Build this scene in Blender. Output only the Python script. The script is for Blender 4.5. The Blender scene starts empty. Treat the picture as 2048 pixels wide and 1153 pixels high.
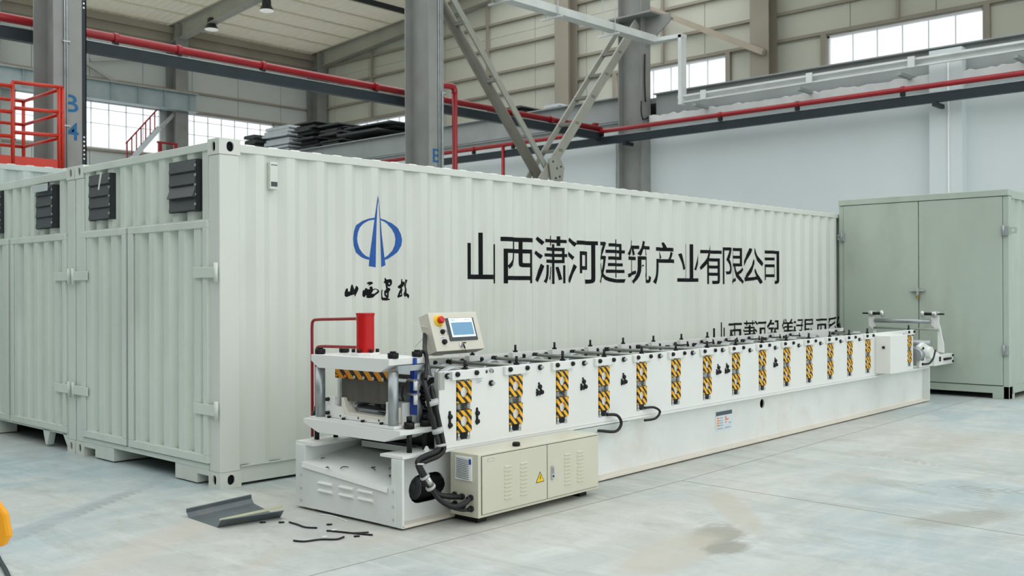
import bpy, bmesh, math, random
from mathutils import Vector, Matrix
random.seed(7)
sc = bpy.context.scene
C = sc.collection
def S(r, g, b):
    f = lambda c: (c/255/12.92) if c/255 <= 0.04045 else ((c/255+0.055)/1.055)**2.4
    return (f(r), f(g), f(b), 1.0)

# ------------------------------------------------------------------ camera
cam = bpy.data.cameras.new('camera'); cam.sensor_width = 36.0; cam.sensor_fit = 'HORIZONTAL'
cam.lens = 2018.655/2048*36.0; cam.clip_start = 0.05; cam.clip_end = 300
cam.dof.use_dof = True; cam.dof.focus_distance = 7.2; cam.dof.aperture_fstop = 4.0
co = bpy.data.objects.new('camera', cam); C.objects.link(co); sc.camera = co
YAW, PIT, ROL = 0.75292, 0.00183, -0.00377
fw = Vector((math.cos(YAW)*math.cos(PIT), math.sin(YAW)*math.cos(PIT), math.sin(PIT)))
rt = Vector((math.sin(YAW), -math.cos(YAW), 0)); up = rt.cross(fw)
r2 = math.cos(ROL)*rt + math.sin(ROL)*up; u2 = -math.sin(ROL)*rt + math.cos(ROL)*up
m = Matrix((r2, u2, -fw)).transposed().to_4x4(); m.translation = Vector((-3.93964, -6.63546, 1.46147))
co.matrix_world = m

# ------------------------------------------------------------------ light and exposure
w = bpy.data.worlds.new('World'); sc.world = w; w.use_nodes = True
bg = w.node_tree.nodes['Background']; bg.inputs[0].default_value = (0.965, 0.995, 1.0, 1); bg.inputs[1].default_value = 1.0
sc.view_settings.view_transform = 'Standard'; sc.view_settings.look = 'None'
sc.view_settings.gamma = 1.0; sc.view_settings.use_curve_mapping = False
sc.view_settings.exposure = 0.66
sc.cycles.use_denoising = True
sc.cycles.max_bounces = 8; sc.cycles.diffuse_bounces = 5; sc.cycles.transparent_max_bounces = 12
sc.cycles.caustics_reflective = False; sc.cycles.caustics_refractive = False

# ------------------------------------------------------------------ materials
MATS = {}
def nodes(name):
    mt = bpy.data.materials.new(name); mt.use_nodes = True
    nt = mt.node_tree; return mt, nt, nt.nodes['Principled BSDF'], nt.links
def mat(name, rgb, rough=.45, metal=0.0, var=.05, scale=2.5, dirt=None, amt=.0, dscale=1.2, bump=0.0, bscale=60, spec=.5, stretch=(1,1,1)):
    if name in MATS: return MATS[name]
    mt, nt, b, L = nodes(name); N = nt.nodes.new
    tc = N('ShaderNodeTexCoord'); mp = N('ShaderNodeMapping'); mp.inputs['Scale'].default_value = stretch
    L.new(tc.outputs['Object'], mp.inputs[0])
    n1 = N('ShaderNodeTexNoise'); n1.inputs['Scale'].default_value = scale; n1.inputs['Detail'].default_value = 5
    L.new(mp.outputs[0], n1.inputs['Vector'])
    mx = N('ShaderNodeMix'); mx.data_type = 'RGBA'
    c = S(*rgb); lo = tuple(x*(1-var*1.6) for x in c[:3])+(1,); hi = tuple(min(1, x*(1+var)) for x in c[:3])+(1,)
    mx.inputs[6].default_value = lo; mx.inputs[7].default_value = hi
    mr = N('ShaderNodeMapRange'); mr.inputs[1].default_value = .3; mr.inputs[2].default_value = .7
    L.new(n1.outputs[0], mr.inputs[0]); L.new(mr.outputs[0], mx.inputs[0])
    out = mx.outputs[2]
    if dirt:
        n2 = N('ShaderNodeTexNoise'); n2.inputs['Scale'].default_value = dscale; n2.inputs['Detail'].default_value = 8; n2.inputs['Roughness'].default_value = .65
        L.new(mp.outputs[0], n2.inputs['Vector'])
        m2 = N('ShaderNodeMapRange'); m2.inputs[1].default_value = .52; m2.inputs[2].default_value = .75; m2.inputs[4].default_value = amt
        L.new(n2.outputs[0], m2.inputs[0])
        md = N('ShaderNodeMix'); md.data_type = 'RGBA'; md.inputs[7].default_value = S(*dirt)
        L.new(m2.outputs[0], md.inputs[0]); L.new(out, md.inputs[6]); out = md.outputs[2]
    L.new(out, b.inputs['Base Color'])
    b.inputs['Roughness'].default_value = rough; b.inputs['Metallic'].default_value = metal
    b.inputs['Specular IOR Level'].default_value = spec
    if bump:
        n3 = N('ShaderNodeTexNoise'); n3.inputs['Scale'].default_value = bscale; L.new(tc.outputs['Object'], n3.inputs['Vector'])
        bp = N('ShaderNodeBump'); bp.inputs['Strength'].default_value = bump; bp.inputs['Distance'].default_value = .01
        L.new(n3.outputs[0], bp.inputs['Height']); L.new(bp.outputs[0], b.inputs['Normal'])
    MATS[name] = mt; return mt
def emis(name, rgb, st):
    mt, nt, b, L = nodes(name); b.inputs['Base Color'].default_value = S(*rgb)
    b.inputs['Emission Color'].default_value = S(*rgb); b.inputs['Emission Strength'].default_value = st; return mt
def stripes(name, ax, per, yellow=(240,178,20)):
    mt, nt, b, L = nodes(name); N = nt.nodes.new
    tc = N('ShaderNodeTexCoord'); sp = N('ShaderNodeSeparateXYZ'); L.new(tc.outputs['Object'], sp.inputs[0])
    ad = N('ShaderNodeMath'); ad.operation = 'ADD' if ax == 0 else 'SUBTRACT'
    if ax == 0: L.new(sp.outputs[0], ad.inputs[0]); L.new(sp.outputs[2], ad.inputs[1])
    else: L.new(sp.outputs[2], ad.inputs[0]); L.new(sp.outputs[1], ad.inputs[1])
    dv = N('ShaderNodeMath'); dv.operation = 'MULTIPLY'; dv.inputs[1].default_value = 1/per; L.new(ad.outputs[0], dv.inputs[0])
    fr = N('ShaderNodeMath'); fr.operation = 'FRACT'; L.new(dv.outputs[0], fr.inputs[0])
    gt = N('ShaderNodeMath'); gt.operation = 'GREATER_THAN'; gt.inputs[1].default_value = .46; L.new(fr.outputs[0], gt.inputs[0])
    mx = N('ShaderNodeMix'); mx.data_type = 'RGBA'; mx.inputs[6].default_value = S(24,22,22); mx.inputs[7].default_value = S(*yellow)
    L.new(gt.outputs[0], mx.inputs[0]); L.new(mx.outputs[2], b.inputs['Base Color']); b.inputs['Roughness'].default_value = .45
    return mt

M_cont = mat('container_paint', (212,216,208), .32, var=.035, scale=1.5, dirt=(176,178,160), amt=.30, dscale=1.1, stretch=(1,1,.35))
M_cont2 = mat('container_end_paint', (208,217,207), .22, var=.05, scale=1.5, dirt=(168,176,162), amt=.35, dscale=1.3, stretch=(1,1,.4))
M_cast = mat('casting_paint', (212,215,206), .45, var=.04, scale=8, dirt=(150,128,98), amt=.3, dscale=6)
M_mach = mat('machine_paint', (227,229,225), .4, var=.025, scale=2, dirt=(205,198,182), amt=.25, dscale=2)
M_base = mat('machine_base_paint', (221,225,222), .42, var=.04, scale=2, dirt=(196,184,162), amt=.4, dscale=2.2)
M_dust = mat('dusty_paint', (222,215,202), .6, var=.06, scale=4, dirt=(196,182,158), amt=.45, dscale=4)
M_beige = mat('cabinet_beige', (204,203,184), .42, var=.03, scale=2)
M_beige2 = mat('panel_beige', (216,214,198), .42, var=.02, scale=2)
M_grey = mat('grey_container_paint', (174,186,174), .45, var=.06, scale=1.2, dirt=(140,140,122), amt=.35, dscale=1.5, stretch=(1,1,.5))
M_col = mat('steel_grey_paint', (140,142,138), .55, var=.07, scale=1.5, dirt=(112,108,100), amt=.4, dscale=1.4, bump=.15, bscale=90)
M_beam = mat('beam_grey_paint', (150,156,155), .5, var=.07, scale=.8, dirt=(120,118,112), amt=.3)
M_dark = mat('dark_channel', (38,47,52), .5, var=.1, spec=.3)
M_red = mat('red_pipe_paint', (150,24,32), .32, var=.08, scale=3)
M_red2 = mat('red_cylinder_paint', (186,12,14), .35, var=.06, scale=6, spec=.35)
M_orange = mat('orange_paint', (188,45,24), .4, var=.06)
M_black = mat('black_oxide', (14,15,17), .5, var=.1, spec=.35)
M_rub = mat('black_rubber', (26,26,28), .5, var=.1, spec=.4)
M_galv = mat('galvanised', (168,174,176), .36, .6, var=.12, scale=6)
M_steel = mat('machined_steel', (205,208,206), .28, .7, var=.1, scale=12)
M_rod = mat('plated_rod', (158,164,154), .4, .45, var=.1, scale=10)
M_blade = mat('dark_blade_steel', (96,92,86), .5, .5, var=.12, scale=4, stretch=(1,8,1))
M_wall = mat('white_wall_paint', (211,220,220), .7, var=.025, scale=.4, bump=.1, bscale=8)
M_panel = mat('liner_panel', (206,207,192), .6, var=.05, scale=.3)
M_panelc = mat('liner_panel_cool', (204,210,206), .6, var=.05, scale=.3)
M_girt = mat('girt_primer', (160,152,138), .6, var=.08, scale=.6)
M_roof = mat('roof_deck', (228,222,202), .55, var=.05, scale=.3)
M_wframe = mat('window_frame', (232,234,236), .5)
M_raft = mat('rafter_paint', (188,186,176), .55, var=.06, scale=.8)
M_blue = mat('logo_blue', (8,82,162), .55, var=.08, scale=8)
M_blue2 = mat('stencil_blue', (24,98,146), .7, var=.15, scale=20)
M_bluebar = mat('blue_bar', (20,62,150), .45)
M_ink = mat('letter_black', (10,13,16), .7, var=.2, scale=10, spec=.2)
M_vent = mat('vent_dark', (62,68,70), .5, var=.1)
M_white = mat('white_plastic', (232,234,232), .45)
M_glabel = mat('grey_print', (120,128,132), .6)
M_yel = mat('sign_yellow', (245,205,25), .45)
M_ored = mat('estop_red', (214,42,38), .35)
M_lens = emis('lamp_lens', (235,235,230), .25)
M_scr = emis('screen_blue', (98,138,166), .35)
M_scrw = emis('screen_white', (205,225,232), .45)
M_brass = mat('brass', (176,158,92), .35, .8)
M_hz = stripes('hazard_stripes', 0, .060); M_hzv = stripes('hazard_stripes_beam', 1, .098, (232,150,20))
M_yello = mat('amber_paint', (245,165,15), .4)
M_orp = mat('print_orange', (236,140,40), .5)
M_hose2 = mat('tie_grey', (190,192,190), .5)
M_shade = mat('lamp_black', (40,44,46), .4)
M_ceilgal = mat('tray_galvanised', (214,218,216), .4, .2, var=.05)
M_stackd = mat('stacked_sheet_dark', (58,64,64), .6, var=.15)
M_stackl = mat('stacked_sheet_pale', (196,202,206), .5, var=.06)
def glass():
    mt, nt, b, L = nodes('window_glass'); N = nt.nodes.new
    t = N('ShaderNodeBsdfTransparent'); t.inputs[0].default_value = (.95,.97,.98,1)
    g = N('ShaderNodeBsdfGlossy'); g.inputs['Roughness'].default_value = .05
    mx = N('ShaderNodeMixShader'); mx.inputs[0].default_value = .06
    L.new(t.outputs[0], mx.inputs[1]); L.new(g.outputs[0], mx.inputs[2]); L.new(mx.outputs[0], nt.nodes['Material Output'].inputs[0]); return mt
M_glass = glass()
def translucent_deck():
    # thin ribbed roof sheeting, translucency added to brighten its underside
    mt, nt, b, L = nodes('roof_sheeting'); N = nt.nodes.new
    b.inputs['Base Color'].default_value = S(218,214,200); b.inputs['Roughness'].default_value = .6
    t = N('ShaderNodeBsdfTranslucent'); t.inputs[0].default_value = S(222,217,198)
    mx = N('ShaderNodeMixShader'); mx.inputs[0].default_value = .17
    L.new(b.outputs[0], mx.inputs[1]); L.new(t.outputs[0], mx.inputs[2]); L.new(mx.outputs[0], nt.nodes['Material Output'].inputs[0]); return mt
M_deck = translucent_deck()

# ------------------------------------------------------------------ mesh helpers
class MB:
    def __init__(s, o=(0,0,0)): s.v = []; s.f = []; s.sm = []; s.o = o
    def add(s, vs, fs, smooth=False):
        n = len(s.v); o = s.o
        s.v += [(a-o[0], b-o[1], c-o[2]) for a, b, c in vs]; s.f += [tuple(i+n for i in f) for f in fs]
        s.sm += ([smooth]*len(fs) if isinstance(smooth, bool) else list(smooth)); return s
    def box(s, x0, x1, y0, y1, z0, z1):
        return s.add([(x0,y0,z0),(x1,y0,z0),(x1,y1,z0),(x0,y1,z0),(x0,y0,z1),(x1,y0,z1),(x1,y1,z1),(x0,y1,z1)],
                     [(3,2,1,0),(4,5,6,7),(0,1,5,4),(1,2,6,5),(2,3,7,6),(3,0,4,7)])
    def cyl(s, p0, p1, r, n=14, r1=None):
        p0 = Vector(p0); p1 = Vector(p1); d = (p1-p0).normalized(); r1 = r if r1 is None else r1
        a = d.orthogonal().normalized(); b = d.cross(a)
        vs = []
        for p, rr in ((p0, r), (p1, r1)):
            for i in range(n):
                t = 2*math.pi*(i+.5)/n; vs.append(tuple(p + (a*math.cos(t)+b*math.sin(t))*rr))
        fs = [(i, (i+1) % n, n+(i+1) % n, n+i) for i in range(n)] + [tuple(range(n-1, -1, -1)), tuple(range(n, 2*n))]
        return s.add(vs, fs, [n > 6]*n+[False, False])
    def lathe(s, p0, ax, prof, n=20):
        p0 = Vector(p0); d = Vector(ax).normalized(); a = d.orthogonal().normalized(); b = d.cross(a); vs = []; fs = []
        for h, r in prof:
            for i in range(n):
                t = 2*math.pi*i/n; vs.append(tuple(p0+d*h+(a*math.cos(t)+b*math.sin(t))*r))
        for j in range(len(prof)-1):
            for i in range(n):
                k = (i+1) % n; fs.append((j*n+i, j*n+k, (j+1)*n+k, (j+1)*n+i))
        fs.append(tuple(range(n-1, -1, -1))); q = (len(prof)-1)*n; fs.append(tuple(range(q, q+n)))
        return s.add(vs, fs)
    def tube(s, pts, r, n=8, sub=6):
        P = [Vector(p) for p in pts]
        if sub and len(P) > 2:
            Q = []
            for i in range(len(P)-1):
                p0 = P[max(0, i-1)]; p1 = P[i]; p2 = P[i+1]; p3 = P[min(len(P)-1, i+2)]
                for k in range(sub):
                    t = k/sub
                    Q.append(.5*((2*p1)+(-p0+p2)*t+(2*p0-5*p1+4*p2-p3)*t*t+(-p0+3*p1-3*p2+p3)*t**3))
            P = Q+[P[-1]]
        vs = []; fs = []; a = None
        for i, q in enumerate(P):
            d = (P[min(i+1, len(P)-1)]-P[max(i-1, 0)]).normalized()
            a = d.orthogonal().normalized() if a is None else (a-d*a.dot(d)).normalized()
            b = d.cross(a)
            vs += [tuple(q+(a*math.cos(2*math.pi*k/n)+b*math.sin(2*math.pi*k/n))*r) for k in range(n)]
        for i in range(len(P)-1):
            fs += [(i*n+k, i*n+(k+1) % n, (i+1)*n+(k+1) % n, (i+1)*n+k) for k in range(n)]
        nn = len(fs); fs += [tuple(range(n-1, -1, -1)), tuple(range((len(P)-1)*n, len(P)*n))]
        return s.add(vs, fs, [True]*nn+[False, False])
    def prism(s, poly, fn, t0, t1):
        n = len(poly); vs = [fn(a, b, t0) for a, b in poly]+[fn(a, b, t1) for a, b in poly]
        fs = [tuple(range(n-1, -1, -1)), tuple(range(n, 2*n))]+[(i, (i+1) % n, n+(i+1) % n, n+i) for i in range(n)]
        return s.add(vs, fs)
    def fill(s, loops, fn, t0, t1):
        c = bpy.data.curves.new('tmp', 'CURVE'); c.dimensions = '2D'; c.fill_mode = 'BOTH'; c.extrude = (t1-t0)/2
        for lp in loops:
            sp = c.splines.new('POLY'); sp.points.add(len(lp)-1); sp.use_cyclic_u = True
            for q, (a, b) in zip(sp.points, lp): q.co = (a, b, 0, 1)
        return s.curve(c, lambda a, b, t: fn(a, b, (t0+t1)/2+t))
    def curve(s, c, fn):
        o = bpy.data.objects.new('tmp', c); C.objects.link(o)
        if c.__class__.__name__ == 'TextCurve': bpy.context.view_layer.update()
        me = o.to_mesh(); s.add([fn(*v.co) for v in me.vertices], [tuple(p.vertices) for p in me.polygons])
        o.to_mesh_clear(); bpy.data.objects.remove(o); return s
    def beam(s, p0, p1, w, h, upv=(0,0,1)):
        p0 = Vector(p0); p1 = Vector(p1); d = (p1-p0).normalized(); a = d.cross(Vector(upv)).normalized(); b = a.cross(d)
        vs = []
        for p in (p0, p1):
            for i, j in ((-1,-1),(1,-1),(1,1),(-1,1)): vs.append(tuple(p+a*i*w/2+b*j*h/2))
        return s.add(vs, [(3,2,1,0),(4,5,6,7),(0,1,5,4),(1,2,6,5),(2,3,7,6),(3,0,4,7)])
    def ibeam(s, p0, p1, w, h, tf=.02, tw=.014):
        p0 = Vector(p0); p1 = Vector(p1); d = (p1-p0).normalized(); a = d.cross(Vector((0,0,1))).normalized(); b = a.cross(d)
        o = h/2-tf/2
        s.beam(p0+b*o, p1+b*o, w, tf); s.beam(p0-b*o, p1-b*o, w, tf); s.beam(p0, p1, tw, h-2*tf); return s
    def mesh(s, name):
        me = bpy.data.meshes.new(name); me.from_pydata(s.v, [], s.f)
        me.polygons.foreach_set('use_smooth', s.sm)
        bm = bmesh.new(); bm.from_mesh(me); bmesh.ops.recalc_face_normals(bm, faces=bm.faces); bm.to_mesh(me); bm.free(); return me
def bevel(o, wd=.004, seg=2):
    b = o.modifiers.new('bevel', 'BEVEL'); b.width = wd; b.segments = seg; b.limit_method = 'ANGLE'; b.angle_limit = .7; return o
def put(name, me, mt, parent=None, loc=(0,0,0), rot=(0,0,0)):
    if mt and not me.materials: me.materials.append(mt)
    o = bpy.data.objects.new(name, me); C.objects.link(o); o.parent = parent; o.location = loc; o.rotation_euler = rot; return o
def part(name, mb, mt, parent=None, bev=0):
    o = put(name, mb.mesh(name), mt, parent)
    if bev: bevel(o, bev)
    return o
def tag(o, label=None, cat=None, group=None, kind=None):
    for k, v in (('label', label), ('category', cat), ('group', group), ('kind', kind)):
        if v: o[k] = v
    return o
def thing(name, label, cat, loc=(0,0,0), rz=0.0, group=None, kind=None, rx=0.0):
    o = bpy.data.objects.new(name, None); C.objects.link(o); o.location = loc; o.rotation_euler = (rx, 0, rz); o.empty_display_size = .1
    return tag(o, label, cat, group, kind)
def xz(y0=0): return lambda a, b, t: (a, t, b)       # loops in x,z; thickness along y
def yz(a, b, t): return (t, a, b)                    # loops in y,z; thickness along x
def rect(a0, a1, b0, b1): return [(a0,b0),(a1,b0),(a1,b1),(a0,b1)]
def circ(a, b, r, n=20, ry=None): return [(a+r*math.cos(2*math.pi*i/n), b+(ry or r)*math.sin(2*math.pi*i/n)) for i in range(n)]
def obround(a0, a1, b0, b1, n=8):
    w_, h_ = a1-a0, b1-b0; r = min(w_, h_)/2; out = []
    if w_ >= h_:
        for i in range(n+1): t = -math.pi/2+math.pi*i/n; out.append((a1-r+r*math.cos(t), b0+r+r*math.sin(t)))
        for i in range(n+1): t = math.pi/2+math.pi*i/n; out.append((a0+r+r*math.cos(t), b0+r+r*math.sin(t)))
    else:
        for i in range(n+1): t = math.pi*i/n; out.append((a0+r+r*math.cos(t), b1-r+r*math.sin(t)))
        for i in range(n+1): t = math.pi+math.pi*i/n; out.append((a0+r+r*math.cos(t), b0+r+r*math.sin(t)))
    return out
def text_mb(body, size, fn, off=0.0, mb=None, zs=1.0, ext=0.0):
    c = bpy.data.curves.new('txt', 'FONT'); c.body = body; c.size = size; c.offset = off; c.extrude = ext; c.resolution_u = 4
    mb = mb or MB(); return mb.curve(c, lambda a, b, t: fn(a, b*zs, t))

# ================================================================== THE HALL
def floor_material():
    mt, nt, b, L = nodes('concrete_floor'); N = nt.nodes.new
    tc = N('ShaderNodeTexCoord')
    def noise(scale, st=(1,1,1), rot=0, det=6, rough=.6, dist=0):
        mp = N('ShaderNodeMapping'); mp.inputs['Scale'].default_value = st; mp.inputs['Rotation'].default_value = (0,0,rot)
        L.new(tc.outputs['Object'], mp.inputs[0]); n = N('ShaderNodeTexNoise')
        n.inputs['Scale'].default_value = scale; n.inputs['Detail'].default_value = det; n.inputs['Roughness'].default_value = rough; n.inputs['Distortion'].default_value = dist
        L.new(mp.outputs[0], n.inputs['Vector']); return n.outputs[0]
    def rng(x, a, b_, c=0., d=1.):
        r = N('ShaderNodeMapRange'); r.inputs[1].default_value = a; r.inputs[2].default_value = b_; r.inputs[3].default_value = c; r.inputs[4].default_value = d
        L.new(x, r.inputs[0]); return r.outputs[0]
    def mix(f, a, b_):
        m_ = N('ShaderNodeMix'); m_.data_type = 'RGBA'; L.new(f, m_.inputs[0])
        for i, q in ((6, a), (7, b_)):
            if isinstance(q, tuple): m_.inputs[i].default_value = q
            else: L.new(q, m_.inputs[i])
        return m_.outputs[2]
    def math_(op, a, b_):
        q = N('ShaderNodeMath'); q.operation = op; q.use_clamp = True
        for i, v in ((0, a), (1, b_)):
            if isinstance(v, float): q.inputs[i].default_value = v
            else: L.new(v, q.inputs[i])
        return q.outputs[0]
    col = mix(rng(noise(.22, det=3), .40, .60), S(160,180,185), S(182,184,177))
    col = mix(rng(noise(.8, (1,2.4,1), .75, 8, .72, .8), .44, .66, 0, .85), col, S(197,201,196))         # pale trowelled film
    col = mix(rng(noise(1.5, (2.6,.8,1), -.78, 9, .75, .7), .5, .72, 0, .8), col, S(158,160,150))        # grey scuffed streaks
    col = mix(rng(noise(2.6, (3.6,.6,1), -.75, 8, .7, .4), .52, .72, 0, .6), col, S(206,210,206))        # bright streaks
    col = mix(rng(noise(.5, (1,1,1), .2, 8, .65, 1.4), .56, .70, 0, .6), col, S(184,178,162))            # sandy dust
    col = mix(rng(noise(11, det=8, rough=.75), .52, .8, 0, .35), col, S(142,145,138))
    def spot(x, y, rx, ry, rot, colr, amt):
        nonlocal col
        mp = N('ShaderNodeMapping'); mp.vector_type = 'TEXTURE'; mp.inputs['Location'].default_value = (x, y, 0); mp.inputs['Rotation'].default_value = (0,0,rot); mp.inputs['Scale'].default_value = (rx, ry, 1)
        L.new(tc.outputs['Object'], mp.inputs[0]); ln = N('ShaderNodeVectorMath'); ln.operation = 'LENGTH'; L.new(mp.outputs[0], ln.inputs[0])
        n = noise(3.5, (1,3,1), -.78, 6, .7, .5); sm = N('ShaderNodeMath'); sm.operation = 'MULTIPLY_ADD'; L.new(n, sm.inputs[0]); sm.inputs[1].default_value = 1.1; L.new(ln.outputs['Value'], sm.inputs[2])
        f = rng(sm.outputs[0], 1.25, 1.65, amt, 0.); col = mix(f, col, S(*colr))
    spot(1.25, -3.42, .30, .16, .3, (146,146,132), .8)
    spot(.75, -3.45, .55, .22, .2, (182,178,164), .7)
    spot(1.95, -3.12, .7, .13, .75, (180,176,162), .7)
    spot(1.05, -3.62, .18, .12, 0, (136,137,124), .75)
    spot(2.7, -4.35, .5, .18, -.4, (154,155,144), .6)
    spot(-.9, -1.0, 1.3, .16, .55, (192,186,174), .55)
    spot(-1.4, -.2, 1.5, .10, .6, (146,160,164), .5)
    def tyre(x, y, rot, w_, ln_, amt):                                                                    # chevron tyre print
        nonlocal col
        mp = N('ShaderNodeMapping'); mp.vector_type = 'TEXTURE'; mp.inputs['Location'].default_value = (x, y, 0); mp.inputs['Rotation'].default_value = (0,0,rot)
        L.new(tc.outputs['Object'], mp.inputs[0]); sp = N('ShaderNodeSeparateXYZ'); L.new(mp.outputs[0], sp.inputs[0])
        ax = N('ShaderNodeMath'); ax.operation = 'ABSOLUTE'; L.new(sp.outputs[1], ax.inputs[0])
        al = N('ShaderNodeMath'); al.operation = 'ABSOLUTE'; L.new(sp.outputs[0], al.inputs[0])
        band = rng(ax.outputs[0], w_, w_*.8); lng = rng(al.outputs[0], ln_, ln_*.5)
        wv = N('ShaderNodeMath'); wv.operation = 'MULTIPLY_ADD'; L.new(ax.outputs[0], wv.inputs[0]); wv.inputs[1].default_value = .8; L.new(sp.outputs[0], wv.inputs[2])
        fr = N('ShaderNodeMath'); fr.operation = 'PINGPONG'; fr.inputs[1].default_value = .045; L.new(wv.outputs[0], fr.inputs[0])
        tread = rng(fr.outputs[0], .012, .02); n = rng(noise(2.5, det=5), .42, .6)
        f = math_('MULTIPLY', math_('MULTIPLY', band, lng), math_('MULTIPLY', tread, math_('MULTIPLY', n, float(amt))))
        col = mix(f, col, S(146,146,136))
    tyre(3.7, -4.0, 1.9, .11, .8, .5); tyre(3.3, -4.25, .4, .11, .9, .5); tyre(1.7, -3.0, .9, .1, 1.2, .35); tyre(-.9, .1, .62, .07, 1.5, .5); tyre(4.6, -3.4, 1.2, .1, 1.0, .35)
    L.new(col, b.inputs['Base Color']); b.inputs['Specular IOR Level'].default_value = .35
    L.new(rng(noise(1.3, det=6), .3, .7, .34, .6), b.inputs['Roughness'])
    bp = N('ShaderNodeBump'); bp.inputs['Strength'].default_value = .12; bp.inputs['Distance'].default_value = .004
    L.new(noise(14, det=6), bp.inputs['Height']); L.new(bp.outputs[0], b.inputs['Normal']); return mt
floor = tag(part('floor', MB().box(-14, 27.2, -22, 36.2, -.2, 0), floor_material()), 'pale stained concrete slab floor of the hall', kind='structure')
M_joint = mat('joint_dark', (140,140,132), .8)
j = MB(); j.beam((-9,-2.42,.0006), (2.56,-2.31,.0006), .007, .001); j.beam((2.56,-2.31,.0006), (19,-1.6,.0006), .007, .001)
j.beam((2.56,-2.31,.0006), (2.3,-9,.0006), .007, .001)
part('saw_cut_joint', j, M_joint, floor)

# ---- left long wall (y = 36) with window band
WL = tag(part('wall_left', MB().box(-14, 27.2, 36.06, 36.2, 0, 14), M_panelc), 'far liner panel long wall with window band', kind='structure')
WINL = [(12.1, 18.45), (19.35, 24.4)]
def cut_panels(parent, axis, w0, w1, step, wins, face, mt, zb=(0, 7.6, 9.66, 14.0), th=.05):
    a = w0; n = 0
    while a < w1-.01:
        b_ = min(a+step, w1)
        for z0, z1 in zip(zb[:-1], zb[1:]):
            segs = [(a+.012, b_-.012)]
            if abs(z0-7.6) < .01:
                for s0, s1 in wins:
                    ns = []
                    for p0, p1 in segs:
                        if s1 <= p0 or s0 >= p1: ns.append((p0, p1)); continue
                        if s0 > p0: ns.append((p0, s0))
                        if s1 < p1: ns.append((s1, p1))
                    segs = ns
            for p0, p1 in segs:
                if p1-p0 < .05: continue
                mb = MB()
                if axis == 'x': mb.box(p0, p1, face, face+th, z0+.006, z1-.006)
                else: mb.box(face, face+th, p0, p1, z0+.006, z1-.006)
                part('wall_panel', mb, mt, parent)
        a = b_
# the solid back sheet must not cover the windows: rebuild it around the openings
def back_sheet(o, axis, w0, w1, wins, d0, d1, zt=14.0):
    mb = MB(); cur = w0
    def bx(a, b_, z0, z1):
        if axis == 'x': mb.box(a, b_, d0, d1, z0, z1)
        else: mb.box(d0, d1, a, b_, z0, z1)
    bx(w0, w1, 0, 7.6); bx(w0, w1, 9.66, zt)
    for s0, s1 in sorted(wins): bx(cur, s0, 7.6, 9.66); cur = s1
    bx(cur, w1, 7.6, 9.66); o.data = mb.mesh(o.name)
    o.data.materials.append(M_panelc if axis == 'x' else M_panel)
back_sheet(WL, 'x', -14, 27.2, WINL, 36.06, 36.2)
cut_panels(WL, 'x', 8.0, 27.0, 2.4, WINL, 36.0, M_panelc)
for z in (9.74, 10.62, 11.78, 12.7): part('girt', MB().beam((8, 35.93, z), (26.9, 35.93, z), .12, .09), M_girt, WL)
part('girt', MB().beam((8, 35.93, 7.55), (26.9, 35.93, 7.55), .12, .09), M_girt, WL)
wn = [0]
def window(axis, w0, w1, face, n, rows, label):
    wn[0] += 1
    z0, z1 = 7.6, 9.66
    e = thing('window_%d' % wn[0], label, None, kind='structure')
    def bx(mb, a, b_, c, d, za, zb_):
        return mb.box(a, b_, face+c, face+d, za, zb_) if axis == 'x' else mb.box(face+c, face+d, a, b_, za, zb_)
    fr = MB(); bx(fr, w0, w1, -.03, .1, z0, z0+.07); bx(fr, w0, w1, -.03, .1, z1-.07, z1); bx(fr, w0, w0+.07, -.03, .1, z0, z1); bx(fr, w1-.07, w1, -.03, .1, z0, z1)
    part('window_frame', fr, M_wframe, e)
    xs = [w0+.05+(w1-w0-.1)*i/n for i in range(n+1)]; zs = [z0+.05]+[z0+r for r in rows]+[z1-.05]
    for x in xs[1:-1]: part('mullion', bx(MB(), x-.014, x+.014, -.01, .06, z0, z1), M_wframe, e)
    for z in zs[1:-1]: part('transom', bx(MB(), w0, w1, -.01, .05, z-.012, z+.012), M_wframe, e)
    for i in range(n):
        for k in range(len(zs)-1): part('pane', bx(MB(), xs[i], xs[i+1], .015, .021, zs[k], zs[k+1]), M_glass, e)
window('x', 12.1, 18.45, 36.02, 8, (1.1, 1.72), 'glazed band in the long wall beside the B column marked 14')
window('x', 19.35, 24.4, 36.02, 7, (1.1, 1.72), 'glazed band in the long wall nearest the hall corner')

WR = tag(part('wall_light_block', MB().box(-14.2, -14, -22, 36.2, 0, 12), mat('light_block_grey', (118,122,120), .7)), 'unseen grey wall added behind the viewpoint to cut light', kind='structure')  # unseen wall added to hold light off the container ends, grey to limit bounce
# ---- gable wall (x = 27)
WG = tag(part('wall_gable', MB().box(27.06, 27.2, -22, 36.2, 0, 15), M_panel), 'olive liner panel gable wall with high windows', kind='structure')
WING = [(3.4, 8.27), (11.98, 16.75), (28.75, 33.65)]
back_sheet(WG, 'y', -22, 36.2, WING, 27.06, 27.2, 15.0)
cut_panels(WG, 'y', -6, 36, 2.7, WING, 27.0, M_panel, zb=(6.0, 7.6, 9.66, 12.2, 14.8))
for z in (9.76, 10.66, 11.72, 12.76, 13.8): part('girt', MB().beam((26.92, -6, z), (26.92, 36, z), .13, .10), M_girt, WG)
part('girt', MB().beam((26.92, -6, 7.54), (26.92, 36, 7.54), .13, .10), M_girt, WG)
for y in (3.32, 8.36, 11.9, 16.84): part('window_jamb', MB().box(26.86, 27.0, y-.09, y+.09, 7.55, 9.75), M_girt, WG)
window('y', 3.4, 8.27, 27.02, 6, (), 'long bright gable window at the upper right corner')
window('y', 11.98, 16.75, 27.02, 6, (), 'bright gable window crossed by the vertical cable tray')
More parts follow.
